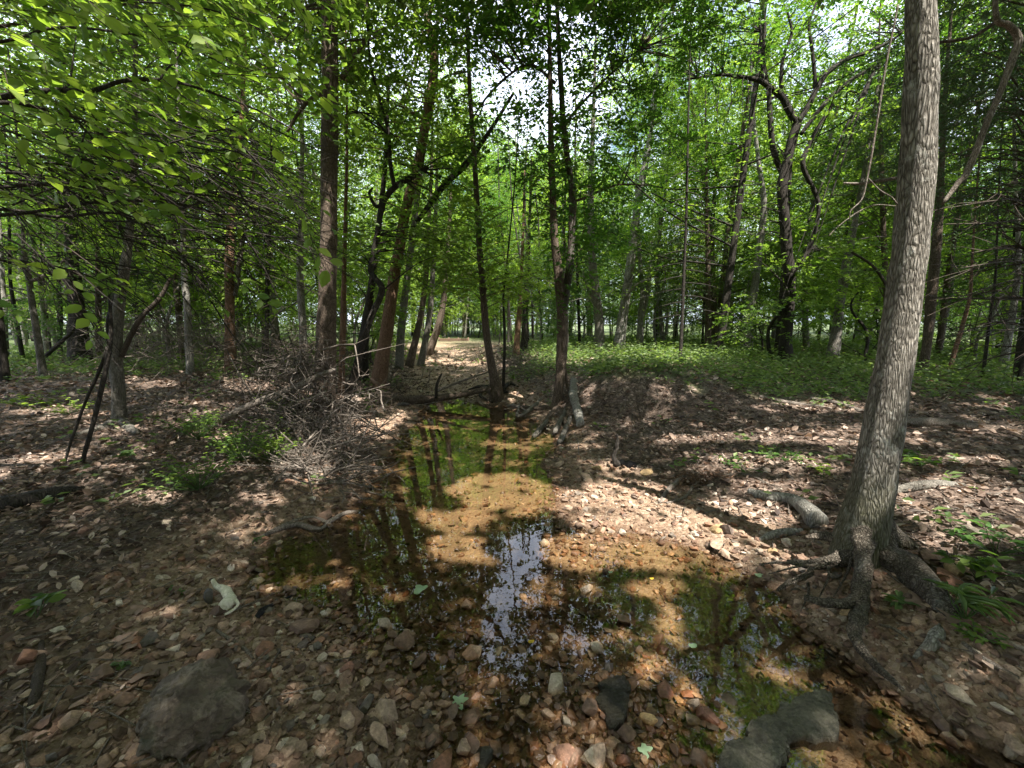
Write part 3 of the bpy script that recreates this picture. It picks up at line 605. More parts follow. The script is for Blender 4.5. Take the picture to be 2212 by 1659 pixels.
# ---- T4 reddish to white sycamore
T4 = Tree('sycamore_tree', 'leaning reddish trunk turning smooth and pale higher up, left creek bank', [(815, 835, 30), (832, 740, 28), (845, 640, 25), (862, 540, 24), (880, 440, 22), (905, 350, 21), (915, 290, 20), (928, 220, 21), (938, 140, 19), (934, 80, 18), (922, 40, 14), (905, -20, 12)], B_RED, Y=8.6, dY=1.2, extend=3)
T4.branch([(934, 85, 12), (945, 50, 9), (950, 10, 8), (955, -60, 6)], Y=9.8, bark=B_PAL); T4.branch([(905, 352, 22), (915, 290, 20.8), (928, 220, 21.8), (938, 140, 19.8), (934, 84, 18.6), (922, 40, 14.6), (905, -20, 12.6)], Y=9.32, dY=.45, name='pale_upper_trunk', bark=B_PAL, sides=12)
T4.branch([(900, 480, 10), (960, 400, 14), (1010, 350, 13), (1060, 280, 9), (1110, 200, 6)], Y=9.2, bark=B_DRK)
T4.foliage([(1000, 120, 120, 120, 9, 12, 160), (880, 150, 170, 150, 9, 12, 260), (1000, 330, 110, 100, 9, 11, 150), (780, 330, 70, 140, 9, 12, 120), (960, 60, 90, 60, 9, 11, 90)], L=.095, K=10, ls=.45); T4.mat = LEAFY; T4.done()

SPEC = [
 ('elm_tree', 'leaning grey-brown trunk right behind the reddish leaning trunk on the left bank', [(862, 795, 18), (868, 700, 17), (880, 600, 15), (895, 480, 13)], B_GRY, None, [(900, 470, 90, 120, 10, 13, 90)]),
 ('elm_tree', 'slanting trunk above the leaf-strewn dry bed with its foot at the bank edge', [(883, 793, 17), (903, 710, 14), (918, 620, 12), (925, 500, 10)], B_BRN, None, [(930, 520, 90, 80, 11, 14, 130)]),
 ('elm_tree', 'slender trunk standing at the left rim of the dry creek bed', [(908, 790, 15), (922, 720, 13), (932, 640, 12), (938, 520, 10)], B_GRY, None, []),
 ('elm_tree', 'leaning trunk with bared roots farthest along the left rim of the dry bed', [(925, 765, 16), (945, 710, 15), (958, 650, 13), (965, 560, 11)], B_BRN, None, [(980, 560, 70, 80, 14, 18, 70)]),
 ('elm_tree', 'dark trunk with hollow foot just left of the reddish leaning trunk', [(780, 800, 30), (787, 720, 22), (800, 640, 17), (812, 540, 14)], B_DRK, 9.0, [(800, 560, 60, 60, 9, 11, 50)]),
 ('elm_tree', 'thin orange-brown trunk close behind the tall straight brown trunk', [(737, 840, 15), (740, 740, 14), (742, 640, 12), (745, 520, 9)], B_RED, 7.6, []),
 ('ironwood_tree', 'small tree on the gravel island with clawed roots where the fallen log ends', [(1072, 842, 26), (1064, 800, 18), (1052, 730, 16), (1044, 640, 14), (1036, 540, 13), (1030, 430, 12), (1024, 330, 11), (1015, 200, 9), (1010, 60, 8)], B_BRN, 8.6, [(1060, 600, 110, 45, 7.8, 10, 130), (1040, 540, 110, 60, 7.8, 9.6, 160), (1060, 450, 100, 70, 8, 9.6, 110), (990, 250, 90, 130, 8.4, 10.5, 120), (1090, 610, 70, 40, 8, 9, 50)]),
 ('elm_tree', 'very thin stem beside the small island tree with clawed roots', [(1087, 838, 7), (1090, 740, 6), (1088, 640, 5), (1096, 560, 4)], B_DRK, 8.9, []),
 ('hickory_tree', 'dark-leaved double tree at the right edge of the pool, left and longer stem', [(1202, 895, 24), (1208, 830, 20), (1214, 760, 24), (1214, 690, 22), (1207, 600, 20), (1198, 520, 17), (1194, 420, 15), (1190, 300, 13), (1188, 150, 10)], B_BRN, 7.4, [(1190, 150, 200, 140, 6.2, 8.6, 230), (1130, 300, 120, 90, 6.4, 8.4, 130), (1290, 330, 120, 90, 6.6, 8.6, 130), (1200, 450, 160, 60, 6.6, 8.4, 120), (1260, 560, 60, 50, 6.8, 8.2, 40), (1212, 560, 45, 110, 6.9, 7.9, 70), (1400, 130, 130, 90, 6.8, 8.8, 110), (1180, 20, 240, 70, 6.4, 8, 220), (1060, 60, 120, 90, 6.6, 8.6, 120), (1400, 30, 160, 70, 6.6, 8.6, 120)]),
 ('oak_tree', 'upright rough grey trunk on the weedy bank right of the double tree', [(1297, 752, 20), (1293, 680, 18), (1283, 600, 18), (1278, 540, 17), (1276, 420, 14), (1280, 300, 10)], B_GRY, 15., [(1290, 450, 110, 120, 13, 17, 220), (1300, 620, 110, 50, 12, 16, 120)]),
 ('oak_tree', 'pale rough trunk leaning right above the bright weeds', [(1338, 742, 22), (1346, 680, 21), (1358, 600, 19), (1370, 500, 18), (1385, 400, 16), (1400, 320, 13), (1412, 220, 10)], B_PAL, 15., [(1420, 300, 110, 130, 13, 18, 230), (1380, 600, 100, 60, 12, 15, 120)]),
 ('oak_tree', 'forked slim pale trunk right of the pale leaning trunk', [(1382, 740, 14), (1384, 680, 13), (1388, 640, 11), (1382, 560, 9), (1378, 480, 8)], B_PAL, 16., [(1360, 500, 70, 80, 15, 18, 60)]),
 ('cedar_sapling', 'straight thin dark stem of a cedar before the weedy mound', [(1467, 820, 8), (1472, 720, 8), (1477, 600, 7), (1482, 480, 6), (1485, 340, 5)], B_DRK, 9.3, None),
 ('oak_tree', 'pale flaky trunk leaning right of the dark cedar foliage', [(1608, 760, 20), (1618, 690, 19), (1630, 620, 18), (1640, 540, 16), (1650, 440, 14), (1640, 360, 10)], B_PAL, 13., [(1600, 420, 110, 120, 12, 15, 130)]),
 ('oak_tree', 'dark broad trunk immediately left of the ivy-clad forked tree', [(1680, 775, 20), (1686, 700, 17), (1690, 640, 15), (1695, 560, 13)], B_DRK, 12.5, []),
 ('oak_tree', 'curved grey trunk in shade with flared foot between forked tree and leaning giant', [(1795, 788, 32), (1806, 720, 24), (1815, 650, 22), (1828, 580, 24), (1835, 540, 20), (1850, 460, 14)], B_GRY, 11., [(1850, 520, 90, 80, 10.5, 13, 110)]),
 ('oak_tree', 'dark reddish trunk right behind the large leaning tree', [(1990, 812, 24), (2003, 740, 22), (2012, 640, 26), (2022, 540, 24), (2030, 440, 20), (2035, 340, 14)], B_BRN, 8.6, []),
 ('sapling', 'thin rusty leaning sapling trunk in the far right shade', [(2048, 810, 10), (2062, 760, 12), (2080, 700, 11), (2095, 640, 9), (2100, 560, 7)], B_RED, 9.5, []),
 ('oak_tree', 'white-barked short trunk section bending in the far right thicket', [(2034, 745, 9), (2040, 700, 12), (2048, 655, 13), (2056, 610, 10), (2060, 540, 7)], B_PAL, 13., []),
 ('oak_tree', 'grey trunk with sunlit flared base near the right edge', [(2168, 790, 22), (2178, 730, 20), (2190, 660, 18), (2200, 560, 14), (2195, 420, 11)], B_PAL, 9.5, []),
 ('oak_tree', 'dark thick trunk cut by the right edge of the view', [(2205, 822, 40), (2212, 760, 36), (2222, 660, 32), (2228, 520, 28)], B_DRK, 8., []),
 ('sapling', 'dark slender pole left of the trunk with the sunlit flared base', [(2122, 820, 9), (2130, 760, 9), (2138, 690, 8), (2150, 600, 7), (2155, 480, 5)], B_DRK, 8.4, []),
 ('locust_tree', 'forked grey-green trunk standing alone on the left leafy floor', [(258, 925, 34), (256, 850, 32), (250, 780, 33), (250, 730, 33), (256, 670, 27), (266, 600, 26), (275, 540, 22), (285, 440, 18), (290, 300, 14), (292, 150, 12)], B_GRY, 5.6, [(290, 320, 110, 120, 5, 6.6, 110), (300, 120, 120, 90, 5, 6.6, 90)]),
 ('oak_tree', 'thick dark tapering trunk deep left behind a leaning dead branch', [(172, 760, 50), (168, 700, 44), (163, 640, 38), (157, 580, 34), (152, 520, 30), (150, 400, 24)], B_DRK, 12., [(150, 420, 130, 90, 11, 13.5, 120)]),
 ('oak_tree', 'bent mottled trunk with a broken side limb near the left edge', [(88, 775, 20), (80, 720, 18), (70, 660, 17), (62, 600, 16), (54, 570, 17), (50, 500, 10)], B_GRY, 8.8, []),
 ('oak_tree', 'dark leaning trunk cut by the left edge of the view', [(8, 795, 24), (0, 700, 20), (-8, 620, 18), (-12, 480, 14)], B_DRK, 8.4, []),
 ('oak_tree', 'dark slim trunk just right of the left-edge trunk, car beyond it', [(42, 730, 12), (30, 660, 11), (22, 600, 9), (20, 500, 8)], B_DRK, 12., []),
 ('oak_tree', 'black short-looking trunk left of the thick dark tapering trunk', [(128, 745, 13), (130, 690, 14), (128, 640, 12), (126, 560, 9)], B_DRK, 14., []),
 ('elm_tree', 'reddish grey rough trunk standing mid-left behind the bare brush', [(498, 800, 26), (497, 720, 24), (496, 640, 22), (496, 560, 22), (500, 470, 18), (515, 380, 14), (522, 250, 10)], B_RED, 10., [(520, 380, 130, 110, 9, 12, 170)]),
 ('elm_tree', 'pale grey fissured trunk left of the reddish grey rough trunk', [(412, 815, 18), (408, 740, 18), (404, 660, 17), (398, 580, 15), (395, 460, 12)], B_PAL, 9.4, [(400, 480, 90, 90, 9, 11, 90)]),
 ('elm_tree', 'bare dark stump-like trunk in the thicket left of centre', [(295, 755, 11), (296, 700, 12), (295, 650, 11), (296, 560, 8)], B_DRK, 14., []),
 ('elm_tree', 'shaggy pale trunk half hidden left of the tall straight brown trunk', [(657, 790, 18), (655, 720, 18), (650, 640, 17), (648, 560, 16), (650, 470, 12)], B_PAL, 9.8, [(640, 430, 90, 120, 9, 12, 140)]),
 ('elm_tree', 'dark slim trunk between the reddish grey and shaggy pale trunks', [(576, 770, 11), (577, 700, 11), (578, 600, 10), (582, 500, 8)], B_DRK, 12., [(570, 480, 70, 90, 11, 13, 80)]),
 ('cedar_tree', 'rust-red peeling trunk on the right rim of the dry bed', [(1116, 752, 13), (1120, 700, 12), (1124, 650, 10), (1126, 600, 8)], B_RED, 14., [(1130, 540, 80, 70, 12, 15, 110)]),
 ('oak_tree', 'dark trunk with side sprouts behind the rust-red peeling trunk', [(1132, 750, 16), (1134, 700, 14), (1136, 640, 12), (1140, 560, 9)], B_DRK, 15., [(1150, 600, 50, 50, 14, 16, 60)]),
]
for (nm, lb, path, bark, Y, bl) in SPEC:
    T = Tree(nm, lb, path, bark, Y=Y, extend=3.0, sides=14, flare=1.25, cat='sapling' if 'sapling' in nm else 'tree')
    if 'double tree' in lb:
        T.mat = LEAFD
        T.branch([(1214, 700, 16), (1222, 640, 17), (1232, 560, 16), (1236, 460, 15), (1234, 400, 14), (1224, 330, 13), (1215, 240, 12), (1208, 120, 10), (1203, 0, 9), (1200, -120, 7)], Y=7.4, name='second_stem', sides=12)
        T.branch([(1215, 780, 8), (1222, 800, 7), (1224, 830, 6), (1228, 845, 4)], name='branch'); T.branch([(1240, 435, 6), (1270, 425, 5), (1330, 400, 4), (1400, 400, 3)], name='branch')
        T.branch([(1200, 180, 8), (1140, 140, 6), (1060, 200, 5), (1000, 290, 3)], Y=7.4); T.branch([(1194, 300, 7), (1260, 220, 6), (1330, 150, 4), (1400, 90, 3)], Y=7.4)
        for pts in ([(1200, 890), (1180, 915), (1160, 930)], [(1205, 890), (1215, 905), (1210, 925)], [(1195, 885), (1150, 885), (1120, 878)], [(1205, 895), (1225, 925), (1215, 935)]):
            P = np.array([wp(a, b, .03) for a, b in pts]); P[0] = T.P[0] + [0, 0, .12]; T.root(P, [.06, .04, .012])
    if 'clawed' in lb:
        for pts in ([(1068, 838), (1045, 845), (1038, 858), (1065, 872)], [(1075, 838), (1085, 850), (1100, 850)], [(1070, 842), (1070, 862), (1062, 872)], [(1078, 838), (1100, 832), (1120, 838)], [(1068, 838), (1040, 838), (1010, 845)]):
            P = np.array([wp(a, b, .03) for a, b in pts]); P[0] = T.P[0] + [0, 0, .16]; T.root(P, np.linspace(.06, .015, len(P)))
    if 'standing alone' in lb:
        T.branch([(262, 770, 14), (285, 720, 14), (310, 680, 13), (345, 645, 12), (368, 600, 8)], name='dead_branch', bark=STICKD)
        T.branch([(238, 735, 16), (236, 690, 15), (250, 640, 12), (262, 600, 9)], name='side_stem', bark=B_DRK)
        for pts in ([(240, 922), (200, 935), (150, 945)], [(270, 922), (290, 935), (300, 940)]):
            P = np.array([wp(a, b, .02) for a, b in pts]); P[0] = T.P[0] + [0, 0, .08]; T.root(P, [.08, .04, .015])
    if 'broken side limb' in lb: T.branch([(60, 610, 12), (90, 598, 11), (120, 580, 8), (140, 560, 6)], name='dead_branch', bark=STICK); T.branch([(75, 655, 7), (60, 640, 6), (20, 622, 4)], name='branch')
    if 'leaning dead branch' in lb: T.branch([(100, 768, 12), (125, 745, 12), (150, 722, 10), (165, 700, 8)], Y=11, name='dead_branch')
    if 'forked slim pale' in lb: T.branch([(1386, 690, 8), (1396, 650, 9), (1402, 600, 8), (1408, 520, 6)], Y=16, name='branch')
    if 'curved grey' in lb: T.branch([(1840, 545, 6), (1880, 570, 7), (1905, 600, 8), (1925, 640, 6)], Y=9.5, name='dead_branch', bark=STICKD)
    if 'reddish grey rough' in lb: T.branch([(508, 640, 10), (518, 560, 12), (530, 480, 10), (545, 400, 8), (560, 280, 5)], Y=10, name='branch')
    if nm == 'cedar_sapling':
        T.mat = LEAFC
        for k in range(26):
            v = 330 + k * 14; d = (-1)**k * (10 + (k * 37 % 30) + k * 2.2); T.branch([(1484 - k * .5, v, 2.5), (1484 + d * .5, v + 4, 1.8), (1484 + d, v + 14, 1)], Y=9.3, dY=.3 * (-1)**(k // 2), name='dead_twig', sides=4, rough=0)
        T.foliage([(1485, 420, 60, 110, 9, 10, 60)], L=.05, K=22, ls=.35, wr=.2)
    elif bl: T.foliage(bl, L=.1 if Y and Y > 9 else .095, K=11, ls=.45)
    if any(k in lb for k in ('leaning right above', 'upright rough', 'pale flaky', 'island', 'mid-left', 'rim of the dry bed')): T.mat = LEAFY
    T.done()

# ---- forked ivy tree at right
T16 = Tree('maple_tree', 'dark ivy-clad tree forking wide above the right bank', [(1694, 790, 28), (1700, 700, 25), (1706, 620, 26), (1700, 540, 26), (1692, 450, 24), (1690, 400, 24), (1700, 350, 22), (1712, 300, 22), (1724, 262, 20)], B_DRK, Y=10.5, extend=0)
T16.branch([(1722, 268, 18), (1705, 240, 17), (1690, 210, 17), (1665, 190, 14), (1640, 174, 12), (1600, 166, 9), (1555, 162, 7), (1480, 172, 4)]); T16.branch([(1648, 172, 9), (1648, 120, 9), (1652, 60, 8), (1648, 10, 6), (1645, -60, 5)])
T16.branch([(1688, 205, 10), (1688, 150, 9), (1696, 110, 8), (1710, 70, 7), (1700, 20, 5)]); T16.branch([(1724, 265, 15), (1745, 230, 14), (1765, 190, 14), (1790, 155, 13), (1830, 128, 11), (1880, 110, 10), (1925, 88, 8), (1960, 60, 6)])
T16.branch([(1762, 195, 10), (1758, 140, 9), (1752, 90, 8), (1748, 50, 7), (1765, 0, 6), (1775, -60, 4)]); T16.branch([(1730, 290, 9), (1760, 250, 11), (1800, 205, 11), (1850, 165, 9), (1900, 140, 7)])
T16.branch([(1700, 600, 16), (1735, 560, 12), (1755, 520, 10), (1768, 440, 10), (1735, 360, 12), (1745, 320, 11), (1770, 270, 10), (1800, 225, 7)], Y=10.3); T16.branch([(1700, 400, 10), (1672, 330, 14), (1664, 260, 13), (1660, 200, 10), (1648, 120, 7), (1640, 40, 6)], Y=10.9)
T16.foliage([(1720, 80, 250, 110, 9.4, 12.5, 620), (1600, 200, 110, 90, 9.6, 12, 240), (1800, 230, 120, 90, 9.6, 12, 260), (1700, 270, 90, 80, 9.6, 11.5, 160), (1690, 430, 65, 170, 9.8, 11., 360), (1620, 460, 60, 80, 9.8, 11.4, 90), (1760, 560, 90, 90, 9.6, 11.5, 150), (1700, 650, 70, 50, 9.8, 11, 80), (1500, 110, 110, 110, 9.6, 12, 190), (1580, 40, 120, 70, 9, 11.5, 150), (1820, 120, 120, 100, 9, 12, 170)], L=.105, K=11, ls=.45); T16.done()
# ---- cedars on the right
def cedar(label, path, Y, blobs, nd_=0, twr=(1990, 2230), tvr=(330, 760), ty=5.5, group=None):
    T = Tree('cedar_tree', label, path, B_BRN, Y=Y, extend=2, mat=LEAFC); rng = T.rng
    T.foliage(blobs, L=.06, K=26, ls=.42, wr=.16, droop=.35, limbs=20, flat_=.9, cull=False)
    cz = at(*path[1][:2], Y); mb = MB()
    for k in range(nd_):
        v = rng.uniform(*tvr); u1 = rng.uniform(*twr); z0 = at(cz[0] * 0 + path[1][0], v, Y); a = z0 + [0, 0, 0]; b = at(u1, v + rng.uniform(-20, 60), Y + rng.uniform(-1.5, 1.0))
        m1 = a * .6 + b * .4 + rng.randn(3) * .06 + [0, 0, .1]; P = catmull([a, m1, b], 9); mb2 = mb; addtube(mb2, P, np.linspace(.014, .003, 9), 4, cap=False)
        for q in range(6):
            i = rng.randint(2, 8); e = P[i] + (P[i + 1] - P[i]) * rng.uniform(1, 2.5) + rng.randn(3) * .22; addtube(mb2, [P[i], (P[i] + e) / 2 + rng.randn(3) * .03, e], [.005, .004, .0015], 3, cap=False)
    if nd_: mb.build('dead_branches', STICKD, T.o, T.org)
    T.done()
cedar('shaggy cedar with bare dead lower branches at the right edge', [(2238, 860, 34), (2235, 760, 30), (2228, 560, 26), (2225, 300, 20), (2222, 60, 16)], 6.0, [(2130, 130, 160, 140, 4.8, 7.5, 560), (2080, 250, 120, 100, 5.2, 7.5, 340), (2150, 420, 110, 70, 5.5, 7.5, 160)], 46)
cedar('cedar with drooping dark sprays left of the large leaning trunk top', [(1925, 800, 16), (1915, 650, 14), (1905, 400, 12), (1900, 200, 9)], 11.5, [(1880, 330, 90, 70, 10.5, 12.5, 300), (1870, 420, 100, 70, 10.5, 12.5, 260), (1900, 150, 60, 90, 10.5, 12.5, 110), (1900, 560, 80, 60, 11, 13, 90)], 0)
cedar('dense dark cedar behind the weedy mound, right of the thin cedar stem', [(1530, 770, 14), (1530, 650, 12), (1528, 480, 9), (1525, 340, 6)], 14.5, [(1530, 560, 90, 110, 13.5, 15.5, 260), (1520, 430, 60, 80, 13.8, 15.4, 130), (1440, 600, 60, 80, 13.5, 15.5, 120), (1580, 650, 60, 50, 13.5, 15.5, 80)], 10, (1400, 1640), (480, 700))
cedar('dark cedar with low drooping sprays left of the forked grey-green trunk', [(215, 770, 16), (212, 650, 14), (210, 500, 10), (208, 380, 7)], 12.5, [(220, 600, 110, 60, 11.5, 13.5, 150), (330, 630, 90, 50, 11.5, 13.5, 90), (200, 500, 90, 60, 11.5, 13.5, 90)], 8, (120, 420), (560, 720))

# ---- overhanging tree from the left, near the camera
TL = Tree('beech_tree', 'near tree leaning in from the left with broad backlit leaves overhead', [(-560, 1250, 90), (-520, 900, 80), (-470, 600, 70), (-430, 350, 60), (-400, 100, 50)], B_GRY, Y=2.9, extend=2, flare=1.2)
LB = [([(-430, 250, 34), (-200, 235, 28), (0, 210, 22), (60, 200, 18), (130, 195, 16), (200, 196, 13), (260, 176, 11), (330, 172, 10), (400, 182, 8), (470, 205, 6), (560, 240, 5), (650, 290, 3)], 2.7, .4),
      ([(-300, 235, 20), (0, 222, 14), (60, 228, 11), (120, 242, 9), (200, 265, 8), (300, 305, 6), (400, 350, 5), (520, 420, 4), (620, 470, 3)], 2.6, .5),
      ([(-430, 430, 26), (-200, 415, 20), (0, 404, 14), (80, 398, 12), (150, 395, 10), (230, 385, 8), (330, 400, 6), (420, 430, 4)], 2.8, .5),
      ([(-430, 500, 28), (-200, 475, 20), (0, 465, 12), (90, 455, 10), (180, 440, 9), (280, 434, 8), (390, 442, 7), (500, 480, 5), (560, 560, 4), (600, 640, 2)], 2.9, .5),
      ([(-300, 450, 20), (0, 452, 11), (120, 468, 9), (250, 460, 8), (330, 490, 7), (400, 560, 5), (450, 640, 4), (500, 720, 3), (560, 790, 2)], 3.1, .6),
      ([(130, 196, 6), (150, 180, 6), (155, 150, 5), (160, 110, 3)], 2.75, .1), ([(345, 172, 6), (360, 150, 5), (380, 130, 4), (400, 100, 3)], 2.85, .1), ([(390, 442, 6), (440, 400, 5), (480, 370, 4), (520, 310, 3), (560, 250, 2)], 3.0, .2),
      ([(200, 380, 7), (170, 340, 6), (180, 300, 5)], 2.8, .1), ([(-300, 120, 18), (0, 90, 10), (120, 60, 8), (260, 70, 6), (400, 100, 4), (520, 160, 3)], 2.6, .5), ([(-200, 0, 14), (60, -20, 8), (250, 0, 6), (450, 20, 4), (600, 80, 3)], 2.5, .5)]
for p, yy, dy in LB: TL.branch(p, Y=yy, dY=dy, bark=B_DRK, extend=.1)
rng = TL.rng; SKL = np.vstack(TL.sk)
# fan of thin dark twigs sloping down to the right
tw = MB()
for k in range(230):
    u0, v0 = rng.uniform(-80, 520), rng.uniform(230, 560); a = at(u0, v0, rng.uniform(2.4, 4.2)); sl = rng.uniform(.1, 1.0); ln = rng.uniform(120, 380)
    yy = a[1] + rng.uniform(-.2, .6); e = at(u0 + ln * math.cos(sl), v0 + ln * math.sin(sl) * .9, yy); m = (a + e) / 2 + rng.randn(3) * .05 + [0, 0, .06]; P = catmull([a, m, e], 8); addtube(tw, P, np.linspace(.006, .0015, 8), 4, cap=False)
    for q in range(3): i = rng.randint(2, 7); e2 = P[i] + (P[i + 1] - P[i]) * 2 + rng.randn(3) * .1; addtube(tw, [P[i], e2], [.003, .001], 3, cap=False)
tw.build('twigs', B_DRK, TL.o, TL.org)['kind'] = 'stuff'
# leaves: sprays through the overhead slab, the biggest 300 as leaves of their own
def nearsprays(n, ur, vr, yr, slope=0):
    u = rng.uniform(*ur, n); v = rng.uniform(*vr, n); return u, v, at(u, v, rng.uniform(yr[0], yr[1], n) + 0)
Ps = []; 
u, v, P = nearsprays(520, (-120, 680), (-120, 440), (1.9, 4.6)); m = rng.rand(len(u)) < np.clip(1.25 - (u + 100) / 1200 - (v) / 900, .1, 1); Ps.append(P[m])
u, v, P = nearsprays(150, (-120, 620), (380, 600), (2.4, 4.6)); Ps.append(P[rng.rand(len(u)) < .45])
P = np.vstack(Ps)
D = np.tile(np.array([[.85, .25, -.35]]), (len(P), 1)) + rng.randn(len(P), 3) * .35
K = 9; N = len(P); Dn = D / np.linalg.norm(D, axis=1)[:, None]; up = np.array([0, 0, 1.]) + rng.randn(N, 3) * .25; S = np.cross(Dn, up); S /= np.linalg.norm(S, axis=1)[:, None]; U = np.cross(S, Dn)
k = (np.arange(K) + .5) / K; pos = P[:, None] + Dn[:, None] * (k[None, :, None] * .42) + rng.randn(N, K, 3) * .01
sg = np.where(np.arange(K) % 2 == 0, 1., -1.); dr = Dn[:, None] * .7 + S[:, None] * sg[None, :, None] * (.7 + .3 * rng.rand(N, K, 1)) + rng.randn(N, K, 3) * .2; nr = U[:, None] + rng.randn(N, K, 3) * .3
LL = (.048 + .052 * rng.rand(N * K)); pos = pos.reshape(-1, 3); dr = dr.reshape(-1, 3); nr = nr.reshape(-1, 3)
m_ = keep(pos, rng, .93, .92, .6); pos, dr, nr, LL = pos[m_], dr[m_], nr[m_], LL[m_]
uu, vv, zz = proj(pos); size = np.where((uu > -20) & (uu < 2212) & (vv > -20), LL / zz, 0); big = np.argsort(-size)[:300]; rest = np.setdiff1d(np.arange(len(pos)), big)
sticks(tw_ := MB(), P, P + Dn * .42, .0028, .001); tw_.build('twigs', STICKD, TL.o, TL.org)['kind'] = 'stuff'
V, Fc, nv = leaves(pos[rest], dr[rest], nr[rest], LL[rest], LL[rest] * .58, T_NEAR); c_ = MB().add(V, Fc, np.repeat(rng.rand(len(rest)), nv)).build('leaves', LEAF, TL.o, TL.org); c_['kind'] = 'stuff'
lm = []
for q in range(6):
    V, Fc, nv = leaves(np.zeros((1, 3)), np.array([[1., 0, 0]]), np.array([[0, .05 * (q - 3), 1.]]), 1., .52 + .03 * q, T_NEAR); lm.append(MB().add(V, Fc, .15 + .16 * q).mesh('leaf', LEAFY))
from mathutils import Matrix
for b in big:
    d = dr[b] / np.linalg.norm(dr[b]); s_ = np.cross(nr[b], d); s_ /= np.linalg.norm(s_); n_ = np.cross(d, s_)
    o = link('leaf', lm[b % 6], TL.o); L_ = LL[b]; p_ = pos[b] - TL.org
    o.matrix_local = Matrix([(d[0] * L_, s_[0] * L_, n_[0] * L_, p_[0]), (d[1] * L_, s_[1] * L_, n_[1] * L_, p_[1]), (d[2] * L_, s_[2] * L_, n_[2] * L_, p_[2]), (0, 0, 0, 1)])
# ---- dead stems hanging at left foreground
DS = Tree('dead_sapling', 'dead dark forked stem slanting up across the left foreground', [(150, 1130, 9), (175, 1010, 11), (205, 900, 12), (228, 800, 13), (238, 740, 12), (240, 700, 10), (236, 650, 6)], B_DRK, Y=4.0, extend=.3, cat='dead sapling', flare=1.05)
DS.branch([(105, 1170, 5), (120, 1120, 6), (140, 1000, 7), (180, 880, 8), (215, 800, 9), (232, 750, 8)], Y=4.0); DS.branch([(165, 1030, 5), (175, 1060, 4), (170, 1130, 3), (195, 1170, 2)], Y=3.95, name='twig'); DS.branch([(200, 930, 5), (190, 950, 4), (180, 970, 3)], Y=4, name='twig'); DS.done()
DT = Tree('dead_sapling', 'long thin bare twig arching down over the lower left gravel', [(90, 1160, 5), (130, 1215, 5), (180, 1290, 5), (230, 1350, 5), (290, 1405, 4), (330, 1420, 2)], STICKD, Y=2.6, dY=-.45, extend=0, base=1, flare=1, cat='twig'); DT.done()

# ------------------------------------------------------------------ unseen canopy trees added beside and behind the camera to shade the creek
def canopy():
    rng = rs(77); trunks = [(-4.8, -3.0), (8.6, -.6), (-1.8, -6.5), (2.6, -7.0), (-8.0, 1.5), (11.5, 4.5), (-10.5, 6.0), (12.5, -2.5), (-5.5, -7), (6.5, -6.5)]
    names = ['broad canopy tree added outside the view to shade the creek']
    n = 38000
    gx = rng.uniform(-15, 16, n); gy = rng.uniform(.2, 19, n); hh = rng.uniform(6, 12.5, n)
    G = np.stack([gx, gy, np.full(n, .2)], -1); P = G + SUNV * ((hh - .2) / SUNV[2])[:, None]
    d = fbm(gx * .8, gy * .8, 61, 3); P = P[rng.rand(n) < np.clip(1.2 + d * .8, .8, 1)]
    e_ = 350; G = np.stack([rng.uniform(-3.6, -.35, e_), rng.uniform(1.1, 3.9, e_), np.full(e_, .2)], -1); P = np.vstack([P, G + SUNV * ((rng.uniform(6, 12, e_) - .2) / SUNV[2])[:, None]])  # extra sprays added to darken the left foreground
    e = np.arctan2(P[:, 2] - CAMZ, np.maximum(np.hypot(P[:, 0], P[:, 1]), .1)); u, v, z = proj(P)
    P = P[~((z > 0) & (v > 10) & (u > -100) & (u < 2300) & (rng.rand(len(P)) < .93))]
    t_ = (P[:, 2] - 3.) / SUNV[2]; q_ = P - SUNV * t_[:, None]
    P = P[~((q_[:, 0] > -4.5) & (q_[:, 0] < -.4) & (q_[:, 1] > 1.5) & (q_[:, 1] < 5.) & (rng.rand(len(P)) < .4))]  # thinned so sun reaches the near left leaves
    tr = np.array(trunks); j = np.argmin(np.hypot(P[:, None, 0] - tr[None, :, 0], P[:, None, 1] - tr[None, :, 1]), 1)
    for k, (x, y) in enumerate(trunks):
        z = float(H(x, y)); o = empty('added_canopy_tree', (x, y, z)); tag(o, 'tall unseen canopy tree added beside the camera to shade the creek', 'tree', 'canopy trees added beside and behind the viewpoint for shade')
        mb = MB(); top = 11 + rng.rand() * 2; tp = catmull([(x, y, z - .1), (x + rng.randn() * .2, y + rng.randn() * .2, 4), (x + rng.randn() * .5, y + rng.randn() * .5, 8), (x + rng.randn() * .6, y, top)], 20); addtube(mb, tp, np.linspace(.19, .04, 20), 10, .1, k); mb.build('trunk', B_BRN, o, (x, y, z))
        Q = P[j == k]
        if len(Q) == 0: continue
        br = MB()
        for q in Q[rng.permutation(len(Q))[:45]]:
            uu_, vv_, zz_ = proj(q[None]); 
            if zz_[0] > 0 and vv_[0] > -60: continue
            s_ = tp[min(19, max(6, int((q[2] - 2.5) / top * 19)))]; m = (s_ + q) / 2 + [0, 0, -.2]; dl = np.linalg.norm(q - s_); addtube(br, [s_, m, q], [.004 * dl + .01, .003 * dl, .004], 5, n=8, cap=False)
        br.build('branches', B_BRN, o, (x, y, z))
        D = Q - np.array([x, y, 8]); D[:, 2] = 0; D /= np.linalg.norm(D, axis=1)[:, None] + .01; D = D * .5 + rng.randn(len(Q), 3) * .6; D[:, 2] *= .3
        c = MB(); sprays(c, Q, D, rng, 9, .5, .14, .62, T_MID, .3, None, .25, (.985, .95, .4)); c.build('crown', LEAFO, o, (x, y, z), smooth=False)
canopy()

